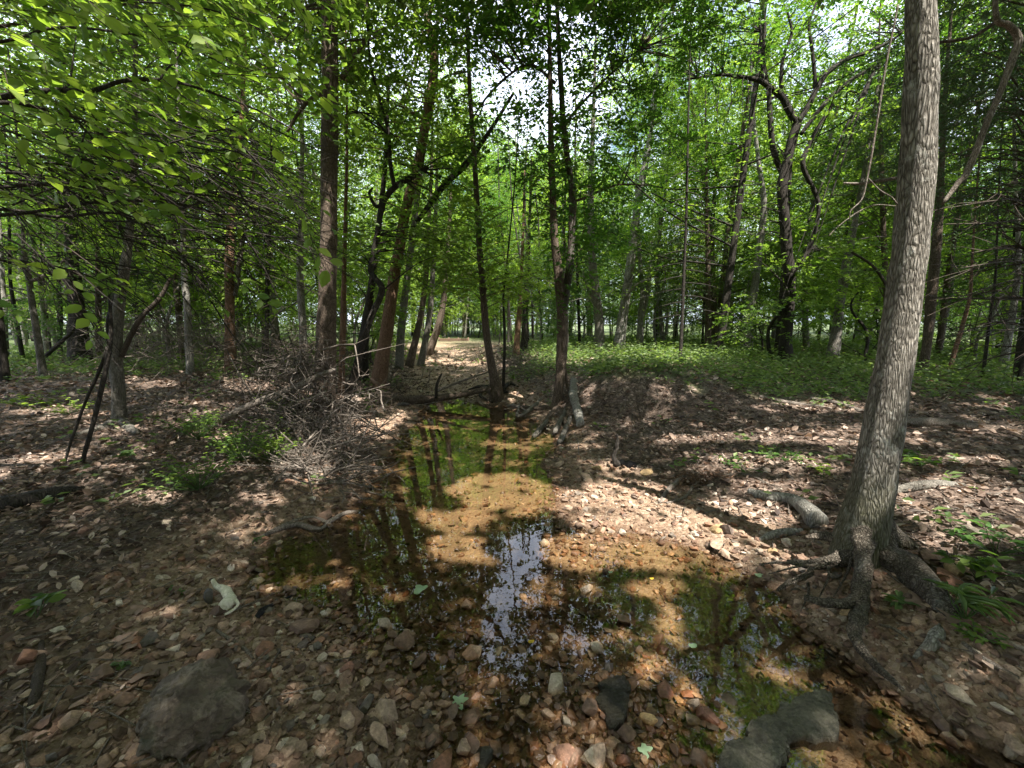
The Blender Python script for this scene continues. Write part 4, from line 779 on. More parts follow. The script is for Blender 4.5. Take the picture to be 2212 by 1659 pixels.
# ------------------------------------------------------------------ background woodland: shared models, many trees
def proto(seed, Ht, leaf, low=False, L=.13, nspr=900, cb=.22):
    rng = rs(seed); mbT = MB(); r0 = .035 + .006 * Ht
    tp = catmull([(0, 0, -.2), (rng.randn() * .12, rng.randn() * .12, Ht * .3), (rng.randn() * .35, rng.randn() * .35, Ht * .62), (rng.randn() * .5, rng.randn() * .5, Ht)], 26)
    addtube(mbT, tp, np.linspace(r0, r0 * .18, 26), 8, .12, seed)
    pts = []; 
    for k in range(26 if not low else 14):
        f = cb + (1 - cb) * (k + rng.rand()) / (26 if not low else 14); s_ = tp[min(25, int(f * 25))]; a = rng.rand() * 6.283; ln = Ht * (.30 * (1 - f) + .10) * (1.2 if low else 1) * (.7 + .6 * rng.rand())
        e = s_ + np.array([math.cos(a) * ln, math.sin(a) * ln, ln * (.25 + .5 * rng.rand())]); m = (s_ + e) / 2 + [0, 0, -.08 * ln] + rng.randn(3) * .1
        C = catmull([s_, m, e], 8); addtube(mbT, C, np.linspace(r0 * .32 * (1.1 - f), .008, 8), 4, cap=False); pts.append(C[3:])
    pts = np.vstack(pts); n = nspr; Q = pts[rng.randint(len(pts), size=n)] + rng.randn(n, 3) * [.5, .5, .3] * (Ht / 12)
    D = Q - tp[13]; D[:, 2] *= .2; D /= np.linalg.norm(D, axis=1)[:, None]; D += rng.randn(n, 3) * .5; D[:, 2] *= .4
    c = MB(); sprays(c, Q, D, rng, 11, .6 * (Ht / 12)**.4, L, .58, T_MID, .35)
    return mbT.mesh('trunk', [B_BRN, B_GRY, B_DRK, B_PAL][seed % 4]), c.mesh('crown', leaf, smooth=False)
PR = [proto(11, 12, LEAFY, L=.105, nspr=1700, cb=.12), proto(12, 14, LEAF, L=.11, nspr=1900, cb=.15), proto(13, 11, LEAFY, L=.1, nspr=1500, cb=.1), proto(14, 15, LEAFD, L=.12, nspr=1900), proto(15, 10, LEAFD, L=.1, nspr=1400, cb=.12), proto(17, 13, LEAFY, L=.105, nspr=1700, cb=.12)]
PPT = []
for m_ in PR:
    a_ = np.empty(len(m_[1].vertices) * 3, np.float32); m_[1].vertices.foreach_get('co', a_); PPT.append(a_.reshape(-1, 3)[::67].astype(float))
def blocks(k, x, y, s, rz):
    """would this tree stand in front of the sky that the water mirrors?"""
    q = PPT[k] * s; c_, s_ = math.cos(rz), math.sin(rz); z0 = float(H(x, y))
    q = np.stack([q[:, 0] * c_ - q[:, 1] * s_ + x, q[:, 0] * s_ + q[:, 1] * c_ + y, -(q[:, 2] + z0)], -1); u, v, z = proj(q)
    return inell(u, v, REF[[0, 1, 2, 3, 4]]).sum() > 3
PS = [proto(21, 3.2, LEAFY, True, .085, 260, .1), proto(22, 2.4, LEAF, True, .08, 200, .08), proto(23, 4.2, LEAFG, True, .09, 320, .12)]
def place(name, meshes, x, y, s, rz, label, cat, group, tilt=0.):
    o = empty(name, (x, y, float(H(x, y)))); o.scale = (s, s, s); o.rotation_euler = (tilt, tilt * .6, rz); tag(o, label, cat, group)
    a = link('trunk', meshes[0], o); b = link('crown', meshes[1], o)
rng = rs(5)
taken = []
def free(x, y, d):
    for a, b in taken:
        if (a - x)**2 + (b - y)**2 < d * d: return False
    return creekd(np.array([x]), np.array([y]))[0] > 1.15 or y > 34
for k in range(16):
    y = rng.uniform(36, 52); u = [940, 1010, 1060, 1100, 1140, 1180, 1220, 1260][k % 8] + rng.uniform(-18, 18); x = (u - CU) / F * y; q = rng.randint(6); s_ = rng.uniform(1.15, 1.5)
    while blocks(q, x, y, s_, 1. * k): s_ *= .93
    taken.append((x, y)); place('woodland_tree', PR[q], x, y, s_, 1. * k, 'slim leafy tree among the many filling the woodland behind the creek', 'tree', 'trees filling the woodland behind')
for k in range(18):
    y = rng.uniform(31, 62); u = rng.uniform(900, 1075); x = (u - CU) / F * y
    if y < 36 and 955 < u < 1000: continue
    taken.append((x, y)); place('woodland_tree', PR[rng.randint(6)], x, y, rng.uniform(.7, 1.), rng.rand() * 6.28, 'slim leafy tree among the many filling the woodland behind the creek', 'tree', 'trees filling the woodland behind')
    if k < 12: place('understory_sapling', PS[rng.randint(3)], x + rng.uniform(-2, 2), y + 3, rng.uniform(.8, 1.3), rng.rand() * 6.28, 'bushy green sapling under the trees behind the creek', 'sapling', 'saplings under the woodland trees')
tries = 0; cnt = 0
while cnt < 175 and tries < 5000:
    tries += 1
    y = rng.uniform(12.5, 44) if cnt < 130 else rng.uniform(44, 80); x = rng.uniform(-1.25, 1.25) * y
    if not free(x, y, 1.5): continue
    u, v, _ = proj(np.array([x, y, .6]))
    if 20 < y < 40 and 962 < u < 992 : continue
    if y < 17 and (1200 < u < 1500 or 900 < u < 1100) : continue
    k = rng.randint(6); sc_ = rng.uniform(.75, 1.1); dist = math.hypot(x, y)
    rz_ = rng.rand() * 6.28
    while sc_ >= .42 and blocks(k, x, y, sc_, rz_): sc_ *= .88
    if sc_ < .42: continue
    taken.append((x, y)); cnt += 1
    place('woodland_tree', PR[k], x, y, sc_, rz_, 'slim leafy tree among the many filling the woodland behind the creek', 'tree', 'trees filling the woodland behind', rng.randn() * .05)
cnt = 0
while cnt < 130:
    y = rng.uniform(10.5, 36) if cnt < 95 else rng.uniform(36, 60); x = rng.uniform(-1.2, 1.2) * y
    if not free(x, y, .8): continue
    u, v, _ = proj(np.array([x, y, .6]))
    if (18 < y < 32 and 935 < u < 1010) or (1040 < u < 1480 and y < 16) or (y < 30 and u < 110): continue
    taken.append((x, y)); cnt += 1
    place('understory_sapling', PS[rng.randint(3)], x, y, rng.uniform(.7, 1.15), rng.rand() * 6.28, 'bushy green sapling under the trees behind the creek', 'sapling', 'saplings under the woodland trees')
for k in range(46):      # unseen trees added behind the viewpoint to block side sky and deepen shade
    a = rng.uniform(R(95), R(265)); d = rng.uniform(8.5, 22); x, y = d * math.sin(a), d * math.cos(a)
    if y > -5.5 and abs(x) < 9: continue
    q = rng.randint(6); place('woodland_tree', PR[q], x, y, rng.uniform(.8, 1.1), rng.rand() * 6.28, 'slim leafy tree added unseen behind the viewpoint to block side sky', 'tree', 'trees added behind the viewpoint for shade')
# far pole trunks without crowns of their own in view
pm = MB(); addtube(pm, [(0, 0, -.2), (.06, .03, 3), (-.05, .1, 6), (.1, 0, 9)], [.05, .042, .035, .02], 7, .1, 3, n=14); pmm = pm.mesh('trunk', B_DRK)
cnt = 0
while cnt < 60:
    y = rng.uniform(13, 42); x = rng.uniform(-1.2, 1.2) * y
    if not free(x, y, .5): continue
    u, v, _ = proj(np.array([x, y, .6]))
    if y > 20 and 955 < u < 1000: continue
    taken.append((x, y)); cnt += 1; s = rng.uniform(.6, 1.4); o = link('thin_trunk', pmm, None, (x, y, float(H(x, y)))); o.scale = (s, s, 1); o.rotation_euler = (rng.randn() * .05, rng.randn() * .05, rng.rand() * 6)
    tag(o, 'thin dark trunk standing in the shade of the woodland behind', 'tree trunk', 'thin trunks in the woodland')

# ------------------------------------------------------------------ stones
def ico(sub):
    bm = bmesh.new(); bmesh.ops.create_icosphere(bm, subdivisions=sub, radius=1); V = np.array([v.co[:] for v in bm.verts]); Fc = np.array([[v.index for v in f.verts] for f in bm.faces]); bm.free(); return V, Fc
I1, I2, I3, I5 = ico(1), ico(2), ico(3), ico(5)
def rock(seed, base=I3, planes=11, d=(.45, .85), sq=(1, .8, .6), noise=.05):
    r = rs(seed); V = base[0].copy()
    for _ in range(planes):
        nn = r.randn(3); nn /= np.linalg.norm(nn); k = r.uniform(*d); e = V @ nn - k; V = V - np.maximum(e, 0)[:, None] * nn * .95
    V = V * (1 + noise * fbm(V[:, 0] * 2.5 + V[:, 2] * 1.7 + seed, V[:, 1] * 2.5 - V[:, 2] * 1.1, seed, 3)[:, None]); V *= np.array(sq) * (1 + r.randn(3) * .1)
    V /= np.abs(V[:, :2]).max(); return V, base[1]
def smat(me, m):
    me2 = me.copy(); me2.materials.clear(); me2.materials.append(m); return me2
ROCKM = [MB().add(*rock(100 + k, planes=15, d=(.35, .8), noise=.09, sq=(1, .65 + .3 * (k % 3) / 2, .45 + .25 * (k % 4) / 3))).mesh('stone', STONE, smooth=False) for k in range(12)]
def stone(u, v, w, h, k, mat=None, label=None, rz=0, name='stone', sink=.12, group=None, zsc=1.):
    g = g1(u, v + h * .3); dep = (g[1]) * cp - (g[2] - CAMZ) * sp; r = w / 2 / F * dep
    me = ROCKM[k % 12] if mat is None else smat(ROCKM[k % 12], mat)
    hz = h / F * dep * .62 * zsc
    o = link(name, me, None, (g[0], g[1], g[2] + hz * (.5 - sink))); o.scale = (r, r * .95, hz * .95 + .2 * r); o.rotation_euler = (.15 * math.sin(k * 3.1), .12 * math.cos(k * 5.), rz)
    tag(o, label, 'stone', group); return o
ST = [
 (750, 1546, 60, 66, 1, S_TAN, 'tan fissured stone at lower left centre, half-buried beside an elongated stone'), (830, 1530, 72, 44, 2, S_TAN, 'long pale tan two-humped stone pointing up and right, lower centre-left'),
 (935, 1590, 42, 44, 3, S_BRN, 'blocky square-topped brown stone near the bottom edge'), (1015, 1546, 52, 44, 4, S_BRN, 'wedge-shaped brown stone below the pale green fallen leaf'), (1202, 1470, 56, 44, 5, S_PALE, 'pale two-toned angular stone with a flat top in centre gravel'),
 (1227, 1560, 44, 34, 6, S_PALE, 'rounded pitted pale stone left of the dark green slab stone'), (1277, 1526, 52, 48, 7, S_BRN, 'pitted knobbly brown stone touching the dark green slab stone'), (1284, 1636, 56, 46, 8, S_PALE, 'big cream angular stone at the bottom edge, right of centre'),
 (1399, 1556, 44, 34, 9, S_YEL, 'orange-edged stone right of the dark green slab stone'), (751, 1443, 46, 44, 10, S_RED, 'flat dark reddish stone standing at the left edge of the wet gravel'), (1024, 1408, 40, 30, 11, S_TAN, 'square brown stone at the end of the bright sky reflection'),
 (1127, 1405, 34, 36, 0, S_TAN, 'upright oval banded stone right of the bright sky reflection'), (1158, 1418, 28, 24, 5, S_YEL, 'yellowish stone with a small yellow leaf on it'), (1290, 1393, 42, 42, 1, S_PALE, 'tall light chalky stone standing out of shallow water'),
 (1267, 1271, 44, 28, 2, S_PALE, 'white sunlit stone over a reddish lump mid stream'), (1311, 1438, 40, 32, 3, S_DARK, 'dark mossy stone below the tall light chalky stone'), (914, 1240, 40, 18, 4, S_BRN, 'flat grey-brown triangular stone alone in the shallow pool'),
 (1129, 1380, 48, 15, 5, S_DARK, 'long flat slate-dark stone at water level in centre'), (882, 1370, 36, 24, 6, S_TAN, 'smooth oval tan stone, right one of a pair by the green algae'), (849, 1373, 28, 22, 7, S_BRN, 'reddish tan rounded stone, left one of a pair by the green algae'),
 (802, 1411, 34, 28, 8, S_YEL, 'green-stained cream stone left of the algae pool'), (1187, 1540, 36, 30, 9, S_TAN, 'knobbly tan stone left of the rounded pitted pale stone'), (1432, 1403, 32, 26, 10, S_RED, 'dark red stone at the edge of the right reflection'), (1434, 1493, 40, 32, 11, S_RED, 'pink-lit stone in the sun patch right of centre'),
 (1548, 1173, 54, 42, 0, S_TAN, 'big grey angular rock at the right shore of the pool'), (1552, 1142, 50, 18, 1, S_YEL, 'low tan rock behind the big grey angular rock'), (1703, 1174, 28, 20, 2, S_PALE, 'pink pale cube-like stone left of the leaning tree roots'), (1672, 1188, 24, 16, 3, S_YEL, 'small pitted cream stone near the leaning tree roots'),
 (1580, 1515, 64, 34, 4, S_DARK, 'dark layered flat stone above the large bottom slab'), (1528, 1540, 48, 56, 5, S_RED, 'smooth reddish rock left of the large bottom slab'), (1494, 1558, 44, 40, 6, S_TAN, 'round brown stone left of the smooth reddish rock'), (1885, 1563, 50, 34, 7, S_RED, 'wet rusty brown stone alone in the right stream'),
 (1836, 1318, 42, 28, 8, S_YEL, 'yellow ochre stone held under the hanging roots'), (2056, 1222, 76, 26, 9, S_YEL, 'broad flat mossy yellow stone right of the big root'), (2048, 1245, 60, 24, 10, S_RED, 'flat rusty stone in front of the broad mossy yellow stone'), (2010, 1200, 50, 26, 11, S_BRN, 'flat brown stone nearest the big root on the right'),
 (2096, 1143, 50, 34, 0, S_PALE, 'sunlit pinkish stone on the bright litter at the right'), (650, 1349, 80, 40, 1, S_BRN, 'large dark brown rock at the left rim of the pool'), (630, 1313, 44, 26, 2, S_TAN, 'tan flat stone behind the large dark brown rock'), (263, 1511, 66, 26, 3, S_BRN, 'flat brown stone behind the boulder on the left'),
 (627, 1610, 50, 38, 4, S_TAN, 'big tan block right of the boulder near the bottom'), (533, 1643, 40, 30, 5, S_PALE, 'pale grey stone at the lower right foot of the boulder'), (510, 1558, 34, 34, 6, S_TAN, 'tan stone wedged just right of the boulder'), (583, 1510, 26, 22, 7, S_PALE, 'small pale whitish stone a little right of the boulder'),
 (508, 1460, 34, 24, 8, S_TAN, 'grey-tan angular stone above right of the boulder'), (448, 1285, 32, 50, 9, S_DARK, 'dark upright oblong stone beside the bleached curved piece'), (706, 1110, 36, 26, 10, S_BRN, 'dark brown rock under driftwood at the left pool edge'), (1010, 1622, 20, 18, 11, S_PALE, 'little white stone near the bottom centre'),
 (955, 1655, 90, 36, 0, S_RED, 'broad smooth reddish rock at the very bottom left of centre'), (1045, 1640, 62, 40, 1, S_GRN, 'dark greenish rock beside the broad reddish rock at the bottom'), (1350, 1640, 40, 36, 3, S_RED, 'smooth rusty stone at the bottom right of the cream angular stone'), (970, 1542, 28, 26, 6, S_BRN, 'grey-brown block left of the pale green fallen leaf'),
 (1352, 1535, 1, 1, 3, S_BRN, ''), (1643, 1230, 26, 14, 6, S_BRN, 'brown stone at the muddy shore left of the roots'), (975, 868, 18, 11, 3, S_RED, 'red-brown stone under the fallen log at the pool head'), (870, 872, 30, 12, 5, S_DARK, 'dark flat rock at the upper left of the pool'), (1500, 1150, 26, 12, 5, S_PALE, 'pale pebble-like rock before the big grey angular rock'),
 (1345, 1150, 28, 18, 7, S_PALE, 'light angular stone on the sunny gravel shore'), (1210, 1000, 30, 12, 8, S_TAN, 'tan stone where the pool meets the sunny gravel'), (1270, 1030, 40, 16, 9, S_TAN, 'tan block at the upper end of the sunny gravel'), (1400, 1018, 34, 16, 10, S_YEL, 'ochre rock beside the charred stump'), (1290, 1010, 26, 12, 11, S_YEL, 'moss-tinted rock left of the charred stump')]
for s in ST:
    if s[6]: stone(s[0], s[1], s[2], s[3], s[4], s[5], s[6], rz=s[0] * .37)
# boulder, slab, dark green stone
def boulder():
    V, Fc = rock(7, I5, 9, (.72, .95), (1, .82, .75), .0)
    V = V * (1 + .24 * fbm(V[:, 0] * 2.2 + 3, V[:, 1] * 2.2 + V[:, 2] * 1.9, 70, 5)[:, None] + .12 * fbm(V[:, 0] * 8, V[:, 1] * 8 + V[:, 2] * 7, 71, 4)[:, None])
    V = V * (1 + .035 * fbm(V[:, 0] * 22, V[:, 1] * 22 + V[:, 2] * 17, 75, 3)[:, None]); bump_ = np.exp(-((V[:, 0] - .35)**2 + (V[:, 1] - .55)**2) / .07); V[:, 2] += .22 * bump_ * (V[:, 2] > 0); V[:, 2] -= .25 * np.clip(-V[:, 0] - .3, 0, 1)
    g = g1(398, 1592); mb = MB().add(V * [.185, .17, .165], Fc); o = mb.build('boulder', S_BOULD, loc=(g[0] + .0, g[1] + .06, g[2] + .075), smooth=False); o.rotation_euler = (0, .12, .5)
    tag(o, 'large dark mossy rounded boulder at the lower left', 'boulder')
boulder()
def prism(poly, zt, zb, mat, name, label, sub=3, slope=0, seed=1):
    """irregular slab from an outline on the ground: real thickness, worn rim"""
    bm = bmesh.new(); P = hit([p[0] for p in poly], [p[1] for p in poly]); P = catmull(np.vstack([P, P[:1]]), len(P) * 4 + 1)[:-1]; P[:, :2] += .006 * np.random.RandomState(seed).randn(len(P), 2); c = P.mean(0)
    vs = [bm.verts.new((p[0] - c[0], p[1] - c[1], 0)) for p in P]; f = bm.faces.new(vs); 
    if f.normal.z < 0: f.normal_flip()
    r = bmesh.ops.extrude_face_region(bm, geom=[f]); up = [e for e in r['geom'] if isinstance(e, bmesh.types.BMVert)]
    for v in up: v.co.z += zt - zb
    bmesh.ops.recalc_face_normals(bm, faces=bm.faces); 
    bmesh.ops.bevel(bm, geom=[e for e in bm.edges], offset=.002, segments=1, affect='EDGES')
    bmesh.ops.triangulate(bm, faces=bm.faces); bmesh.ops.subdivide_edges(bm, edges=bm.edges, cuts=sub, use_grid_fill=True); bmesh.ops.subdivide_edges(bm, edges=[e for e in bm.edges if e.calc_length() > .025], cuts=2, use_grid_fill=True); bmesh.ops.triangulate(bm, faces=bm.faces)
    V = np.array([v.co[:] for v in bm.verts]); Fc = np.array([[v.index for v in f.verts] for f in bm.faces]); bm.free()
    rim = np.min(np.hypot(V[:, None, 0] - (P[None, :, 0] - c[0]), V[:, None, 1] - (P[None, :, 1] - c[1])), 1); V[:, 2] -= .016 * np.exp(-rim / .014) * (V[:, 2] > (zt - zb) * .6)
    nz = fbm(V[:, 0] * 14 + 5, V[:, 1] * 14 + V[:, 2] * 9, seed, 4); V[:, 2] += .012 * nz + .004 * fbm(V[:, 0] * 60, V[:, 1] * 60, seed + 8, 3) + slope * V[:, 0]; V[:, 0] += .010 * fbm(V[:, 1] * 18, V[:, 2] * 18, seed + 3, 3); V[:, 1] += .010 * fbm(V[:, 0] * 18, V[:, 2] * 18, seed + 5, 3)
    o = MB().add(V, Fc).build(name, mat, loc=(c[0], c[1], zb), smooth=False); tag(o, label, 'stone'); return o
prism([(1546, 1690), (1560, 1640), (1610, 1608), (1618, 1585), (1668, 1568), (1690, 1550), (1735, 1535), (1785, 1532), (1800, 1575), (1812, 1620), (1770, 1625), (1712, 1612), (1700, 1640), (1680, 1680), (1640, 1720)], .04, -.05, S_SLAB, 'slab', 'large dark grey-green curved slab of rock at the bottom right', seed=3)
prism([(1300, 1480), (1340, 1472), (1357, 1500), (1352, 1545), (1333, 1588), (1316, 1585), (1300, 1545), (1292, 1510)], .035, -.03, S_GRN, 'slab', 'smooth dark green pointed flat stone in the centre-right gravel', 2, .1, 9)
# more loose stones, one object each
rng = rs(31); placed = 0; LBL = [('small angular chert stone lying loose in the creek gravel', 'loose stones in the creek gravel')]
for _ in range(4000):
    if placed >= 236: break
    u = rng.uniform(0, 2212); v = 1659 - (rng.rand()**1.7) * 640; g = g1(u, v); bmk = float(bedmask(np.array([g[0]]), np.array([g[1]]))[0])
    if rng.rand() > bmk * (.25 if g[2] < -.035 else 1) + .04: continue
    if inell(np.array([u]), np.array([v]), [(400, 1570, 130, 110), (1680, 1610, 140, 90)])[0]: continue
    r = .02 + .042 * rng.rand()**2.4; k = rng.randint(12)
    o = link('stone', ROCKM[k], None, (g[0], g[1], g[2] + r * .45)); o.scale = (r, r * rng.uniform(.7, 1), r * rng.uniform(.7, 1.1)); o.rotation_euler = (rng.randn() * .3, rng.randn() * .3, rng.rand() * 6.28)
    tag(o, LBL[0][0], 'stone', LBL[0][1]); placed += 1
def scatter_ground(n, rng, r0, r1, pw=1., amax=58):
    t = rng.rand(n)**pw; r = r0 * (r1 / r0)**t; a = np.radians(rng.uniform(-amax, amax, n)); x = r * np.sin(a); y = r * np.cos(a); return x, y
def gravel():
    rng = rs(41); mb = MB()
    for vi in range(5):
        V0, F0 = rock(300 + vi, I1, 8, (.35, .8), (1, .8, .65), 0)
        x, y = scatter_ground(9500, rng, .9, 9.5, .85); b = bedmask(x, y); h = H(x, y); k = rng.rand(len(x)) < b * np.where(h < -.03, .3, 1) + .12 * (h < .3); x, y, h = x[k], y[k], h[k]
        r = (.0045 + .019 * rng.rand(len(x))**3.2) * (1 + .16 * np.hypot(x, y)); N = len(x)
        a = rng.rand(N) * 6.283; ca, sa = np.cos(a)[:, None], np.sin(a)[:, None]; ti = rng.randn(N)[:, None] * .5
        X = V0[None, :, 0] * ca - V0[None, :, 1] * sa; Yy = V0[None, :, 0] * sa + V0[None, :, 1] * ca; Z = V0[None, :, 2] + X * ti * .6
        V = np.stack([x[:, None] + X * r[:, None], y[:, None] + Yy * r[:, None], h[:, None] + (Z + .25) * r[:, None]], -1)
        mb.add(V.reshape(-1, 3), (F0[None] + (np.arange(N) * len(V0))[:, None, None]).reshape(-1, 3), np.repeat(rng.rand(N), len(V0)))
    tag(mb.build('gravel', GRAVEL, smooth=False), 'fine brown and tan creek gravel covering the bed and shores', 'gravel', kind='stuff')
gravel()
def litter():
    rng = rs(43); mb = MB(); x, y = scatter_ground(110000, rng, 1.2, 20, .8); b = bedmask(x, y); h = H(x, y); k = (rng.rand(len(x)) > b * np.where(y > 8.3, .35, .975)) & (h > .004) & (rng.rand(len(x)) < np.clip(.18 + (np.hypot(x, y) - 1.2) / 4.5, 0, 1)); x, y, h = x[k], y[k], h[k]; N = len(x)
    a = rng.rand(N) * 6.283; d = np.stack([np.cos(a), np.sin(a), rng.randn(N) * .4], -1); nr = np.stack([rng.randn(N) * .7, rng.randn(N) * .7, np.ones(N)], -1)
    L = (.013 + .05 * rng.rand(N)**2.6) * (.75 + .12 * np.hypot(x, y)); V, Fc, nv = leaves(np.stack([x, y, h + .008 + .012 * rng.rand(N)], -1), d, nr, L, L * (.45 + .3 * rng.rand(N)), T_HEX)
    mb.add(V, Fc, np.repeat(rng.rand(N), nv)); tag(mb.build('leaf_litter', DRY, smooth=False), 'dry brown leaf litter scattered over the banks', 'leaf litter', kind='stuff')
litter()
def twiglitter():
    rng = rs(47); mb = MB(); x, y = scatter_ground(4200, rng, 1.3, 13, .75); b = bedmask(x, y); h = H(x, y); k = (rng.rand(len(x)) > b * .9) & (h > .02); x, y, h = x[k], y[k], h[k]; N = len(x)
    a = rng.rand(N) * 6.283; L = rng.uniform(.05, .32, N); A = np.stack([x, y, h + .012], -1); xb, yb = x + np.cos(a) * L, y + np.sin(a) * L; B = np.stack([xb, yb, H(xb, yb) + .012 + .03 * rng.rand(N)], -1)
    sticks(mb, A, B, .0035 + .003 * rng.rand(N), .002); tag(mb.build('twig_litter', STICK), 'small dry twigs strewn over the woodland floor', 'twigs', kind='stuff')
twiglitter()

# ------------------------------------------------------------------ fallen wood
def log(name, label, pts, rads, mat, cat, dz=0., sides=12, rough=.1, flat_z=None, n=None):
    P = []
    for p in pts:
        if len(p) == 3: P.append(at(p[0], p[1], p[2]))
        else: q = g1(p[0], p[1]); P.append(q)
    P = np.array(P); rads = np.array(rads, float)
    for i, p in enumerate(pts):
        if len(p) == 2: P[i, 2] += rads[i] * .6 + dz
    mb = MB(); addtube(mb, P, rads, sides, rough, len(label), n=n or len(P) * 6); c = P.mean(0)
    o = mb.build(name, mat, origin=c, loc=c); tag(o, label, cat); return o
log('fallen_log', 'dark fallen log spanning the creek at the head of the pool', [(770, 852, 8.3), (850, 862, 8.2), (930, 862, 8.2), (1000, 852, 8.3), (1060, 838, 8.5)], [.075, .08, .075, .06, .035], B_BRN, 'log', rough=.2)
log('fallen_branch', 'thin bare branch propped between the fallen log and the island tree', [(940, 846, 8.3), (1000, 822, 8.5), (1060, 802, 8.6)], [.03, .022, .012], STICK, 'branch')
log('broken_branch', 'short upright broken branch stub standing on the spanning log', [(942, 860, 8.15), (943, 835, 8.15), (950, 815, 8.15), (955, 806, 8.15)], [.03, .028, .022, .01], B_DRK, 'branch')
log('fallen_log', 'pale mottled log lying down the slope of the right mound', [(1240, 830), (1238, 860), (1246, 890), (1254, 925)], [.07, .075, .07, .06], B_PAL, 'log', dz=.02, rough=.2)
log('leaning_pole', 'long dead pole slanting up to the tall straight trunk over the brush', [(480, 905, 5.2), (560, 868, 5.25), (620, 845, 5.3), (690, 812, 5.35), (727, 797, 5.4)], [.045, .045, .042, .035, .02], STICK, 'dead pole')
log('fallen_branch', 'long slim grey branch lying on the sunny right slope', [(1640, 860), (1700, 872), (1760, 880), (1800, 884)], [.03, .03, .026, .012], STICK, 'branch')
log('fallen_branch', 'second grey branch ending behind the large leaning tree', [(1750, 864), (1800, 872), (1850, 888), (1890, 902)], [.03, .032, .03, .025], STICK, 'branch')
log('fallen_log', 'grey straight log right of the large leaning trunk, farther one', [(1940, 920), (2000, 918), (2050, 922), (2112, 928)], [.05, .055, .05, .035], STICK, 'log')
log('fallen_log', 'split brown log right of the large leaning trunk, nearer one', [(1915, 1068), (1960, 1060), (2010, 1052), (2082, 1050)], [.03, .036, .034, .015], B_GRY, 'log', rough=.3)
log('fallen_log', 'mossy dark log at the left edge in front of the leaf litter', [(-60, 1105), (20, 1098), (80, 1085), (140, 1072), (190, 1058)], [.06, .065, .06, .05, .02], B_DRK, 'log')
log('driftwood', 'weathered hollow driftwood log on the sunny bank left of the leaning tree', [(1618, 1066), (1660, 1080), (1705, 1084), (1735, 1104), (1765, 1140)], [.03, .045, .045, .06, .07], B_PAL, 'driftwood')
log('driftwood', 'flat weathered plank-like driftwood on the muddy right shore', [(1640, 1168), (1680, 1158), (1735, 1150)], [.012, .032, .02], B_PAL, 'driftwood')
log('driftwood', 'bleached twisted branch beside the dead leaf heap on the right gravel', [(1425, 1088), (1440, 1065), (1462, 1045), (1478, 1032), (1490, 1040)], [.014, .02, .026, .022, .012], STICK, 'driftwood')
log('driftwood', 'thin crooked grey stick right of the bleached twisted branch', [(1440, 1088), (1480, 1075), (1500, 1050), (1530, 1030)], [.008, .012, .014, .008], STICK, 'driftwood')
log('driftwood', 'sinuous grey driftwood branch at the left pool edge', [(545, 1172), (590, 1150), (640, 1136), (690, 1148), (715, 1128), (745, 1112), (775, 1108)], [.008, .018, .022, .022, .02, .02, .016], STICK, 'driftwood')
log('driftwood', 'grey driftwood stick behind the sinuous driftwood branch', [(600, 1140), (660, 1120), (700, 1128), (720, 1140)], [.01, .014, .016, .01], STICK, 'driftwood')
log('charred_stump', 'charred pointed stump sticking up from the right gravel', [(1333, 1010), (1326, 985, g1(1333, 1010)[1]), (1334, 960, g1(1333, 1010)[1]), (1333, 938, g1(1333, 1010)[1])], [.035, .022, .018, .004], B_DRK, 'stump', rough=.6)
log('charred_wood', 'black charred lump of wood beside the pointed stump', [(1335, 1000), (1360, 1008), (1390, 1004)], [.03, .05, .015], BURNT, 'charred wood', rough=.4, dz=-.02)
log('charred_stick', 'black wet stick lying on gravel left of the pool', [(546, 1348), (566, 1325), (590, 1308), (630, 1288)], [.010, .018, .010, .006], BURNT, 'stick')
log('forked_stick', 'small tan forked stick on the lower left gravel', [(466, 1362), (500, 1385), (530, 1405), (548, 1424)], [.006, .009, .008, .005], STICK, 'stick')
log('stick', 'long straight sunlit stick on the left litter pointing to the brush', [(275, 1042), (330, 1020), (390, 990), (440, 968)], [.006, .009, .009, .005], STICK, 'stick')
log('stick', 'short pale broken stick standing in the left litter', [(108, 1078), (118, 1055), (130, 1042)], [.004, .011, .008], STICK, 'stick')
log('stick', 'short reddish stick beside the dry leaves left of the boulder', [(240, 1380), (246, 1360), (254, 1345)], [.010, .010, .006], B_RED, 'stick')
log('stick', 'pale curved root-like stick on the shaded right mud', [(1975, 1425), (2010, 1400), (2022, 1385), (2030, 1365)], [.010, .026, .030, .02], B_PAL, 'stick')
log('stick', 'slanting stick leaning by the pale curved stick at right', [(2000, 1395), (2015, 1370), (2030, 1350)], [.004, .008, .006], STICK, 'stick')
log('stick', 'dark decayed stick at lower left edge pointing down', [(70, 1530), (82, 1480), (88, 1440), (90, 1390)], [.016, .020, .017, .01], STICKD, 'stick')
log('stick', 'long pale stick across the bright litter at the far right', [(1990, 1110), (2080, 1098), (2150, 1072), (2212, 1030)], [.006, .009, .009, .006], STICK, 'stick')
log('stick', 'long thin dark branch running down the right edge', [(2080, 1390), (2130, 1430), (2180, 1460), (2230, 1490)], [.008, .012, .012, .01], STICK, 'stick')
log('root_stub', 'small pale root lying across the shore below the double tree', [(1090, 880), (1110, 878), (1140, 890)], [.012, .03, .015], STICK, 'root')
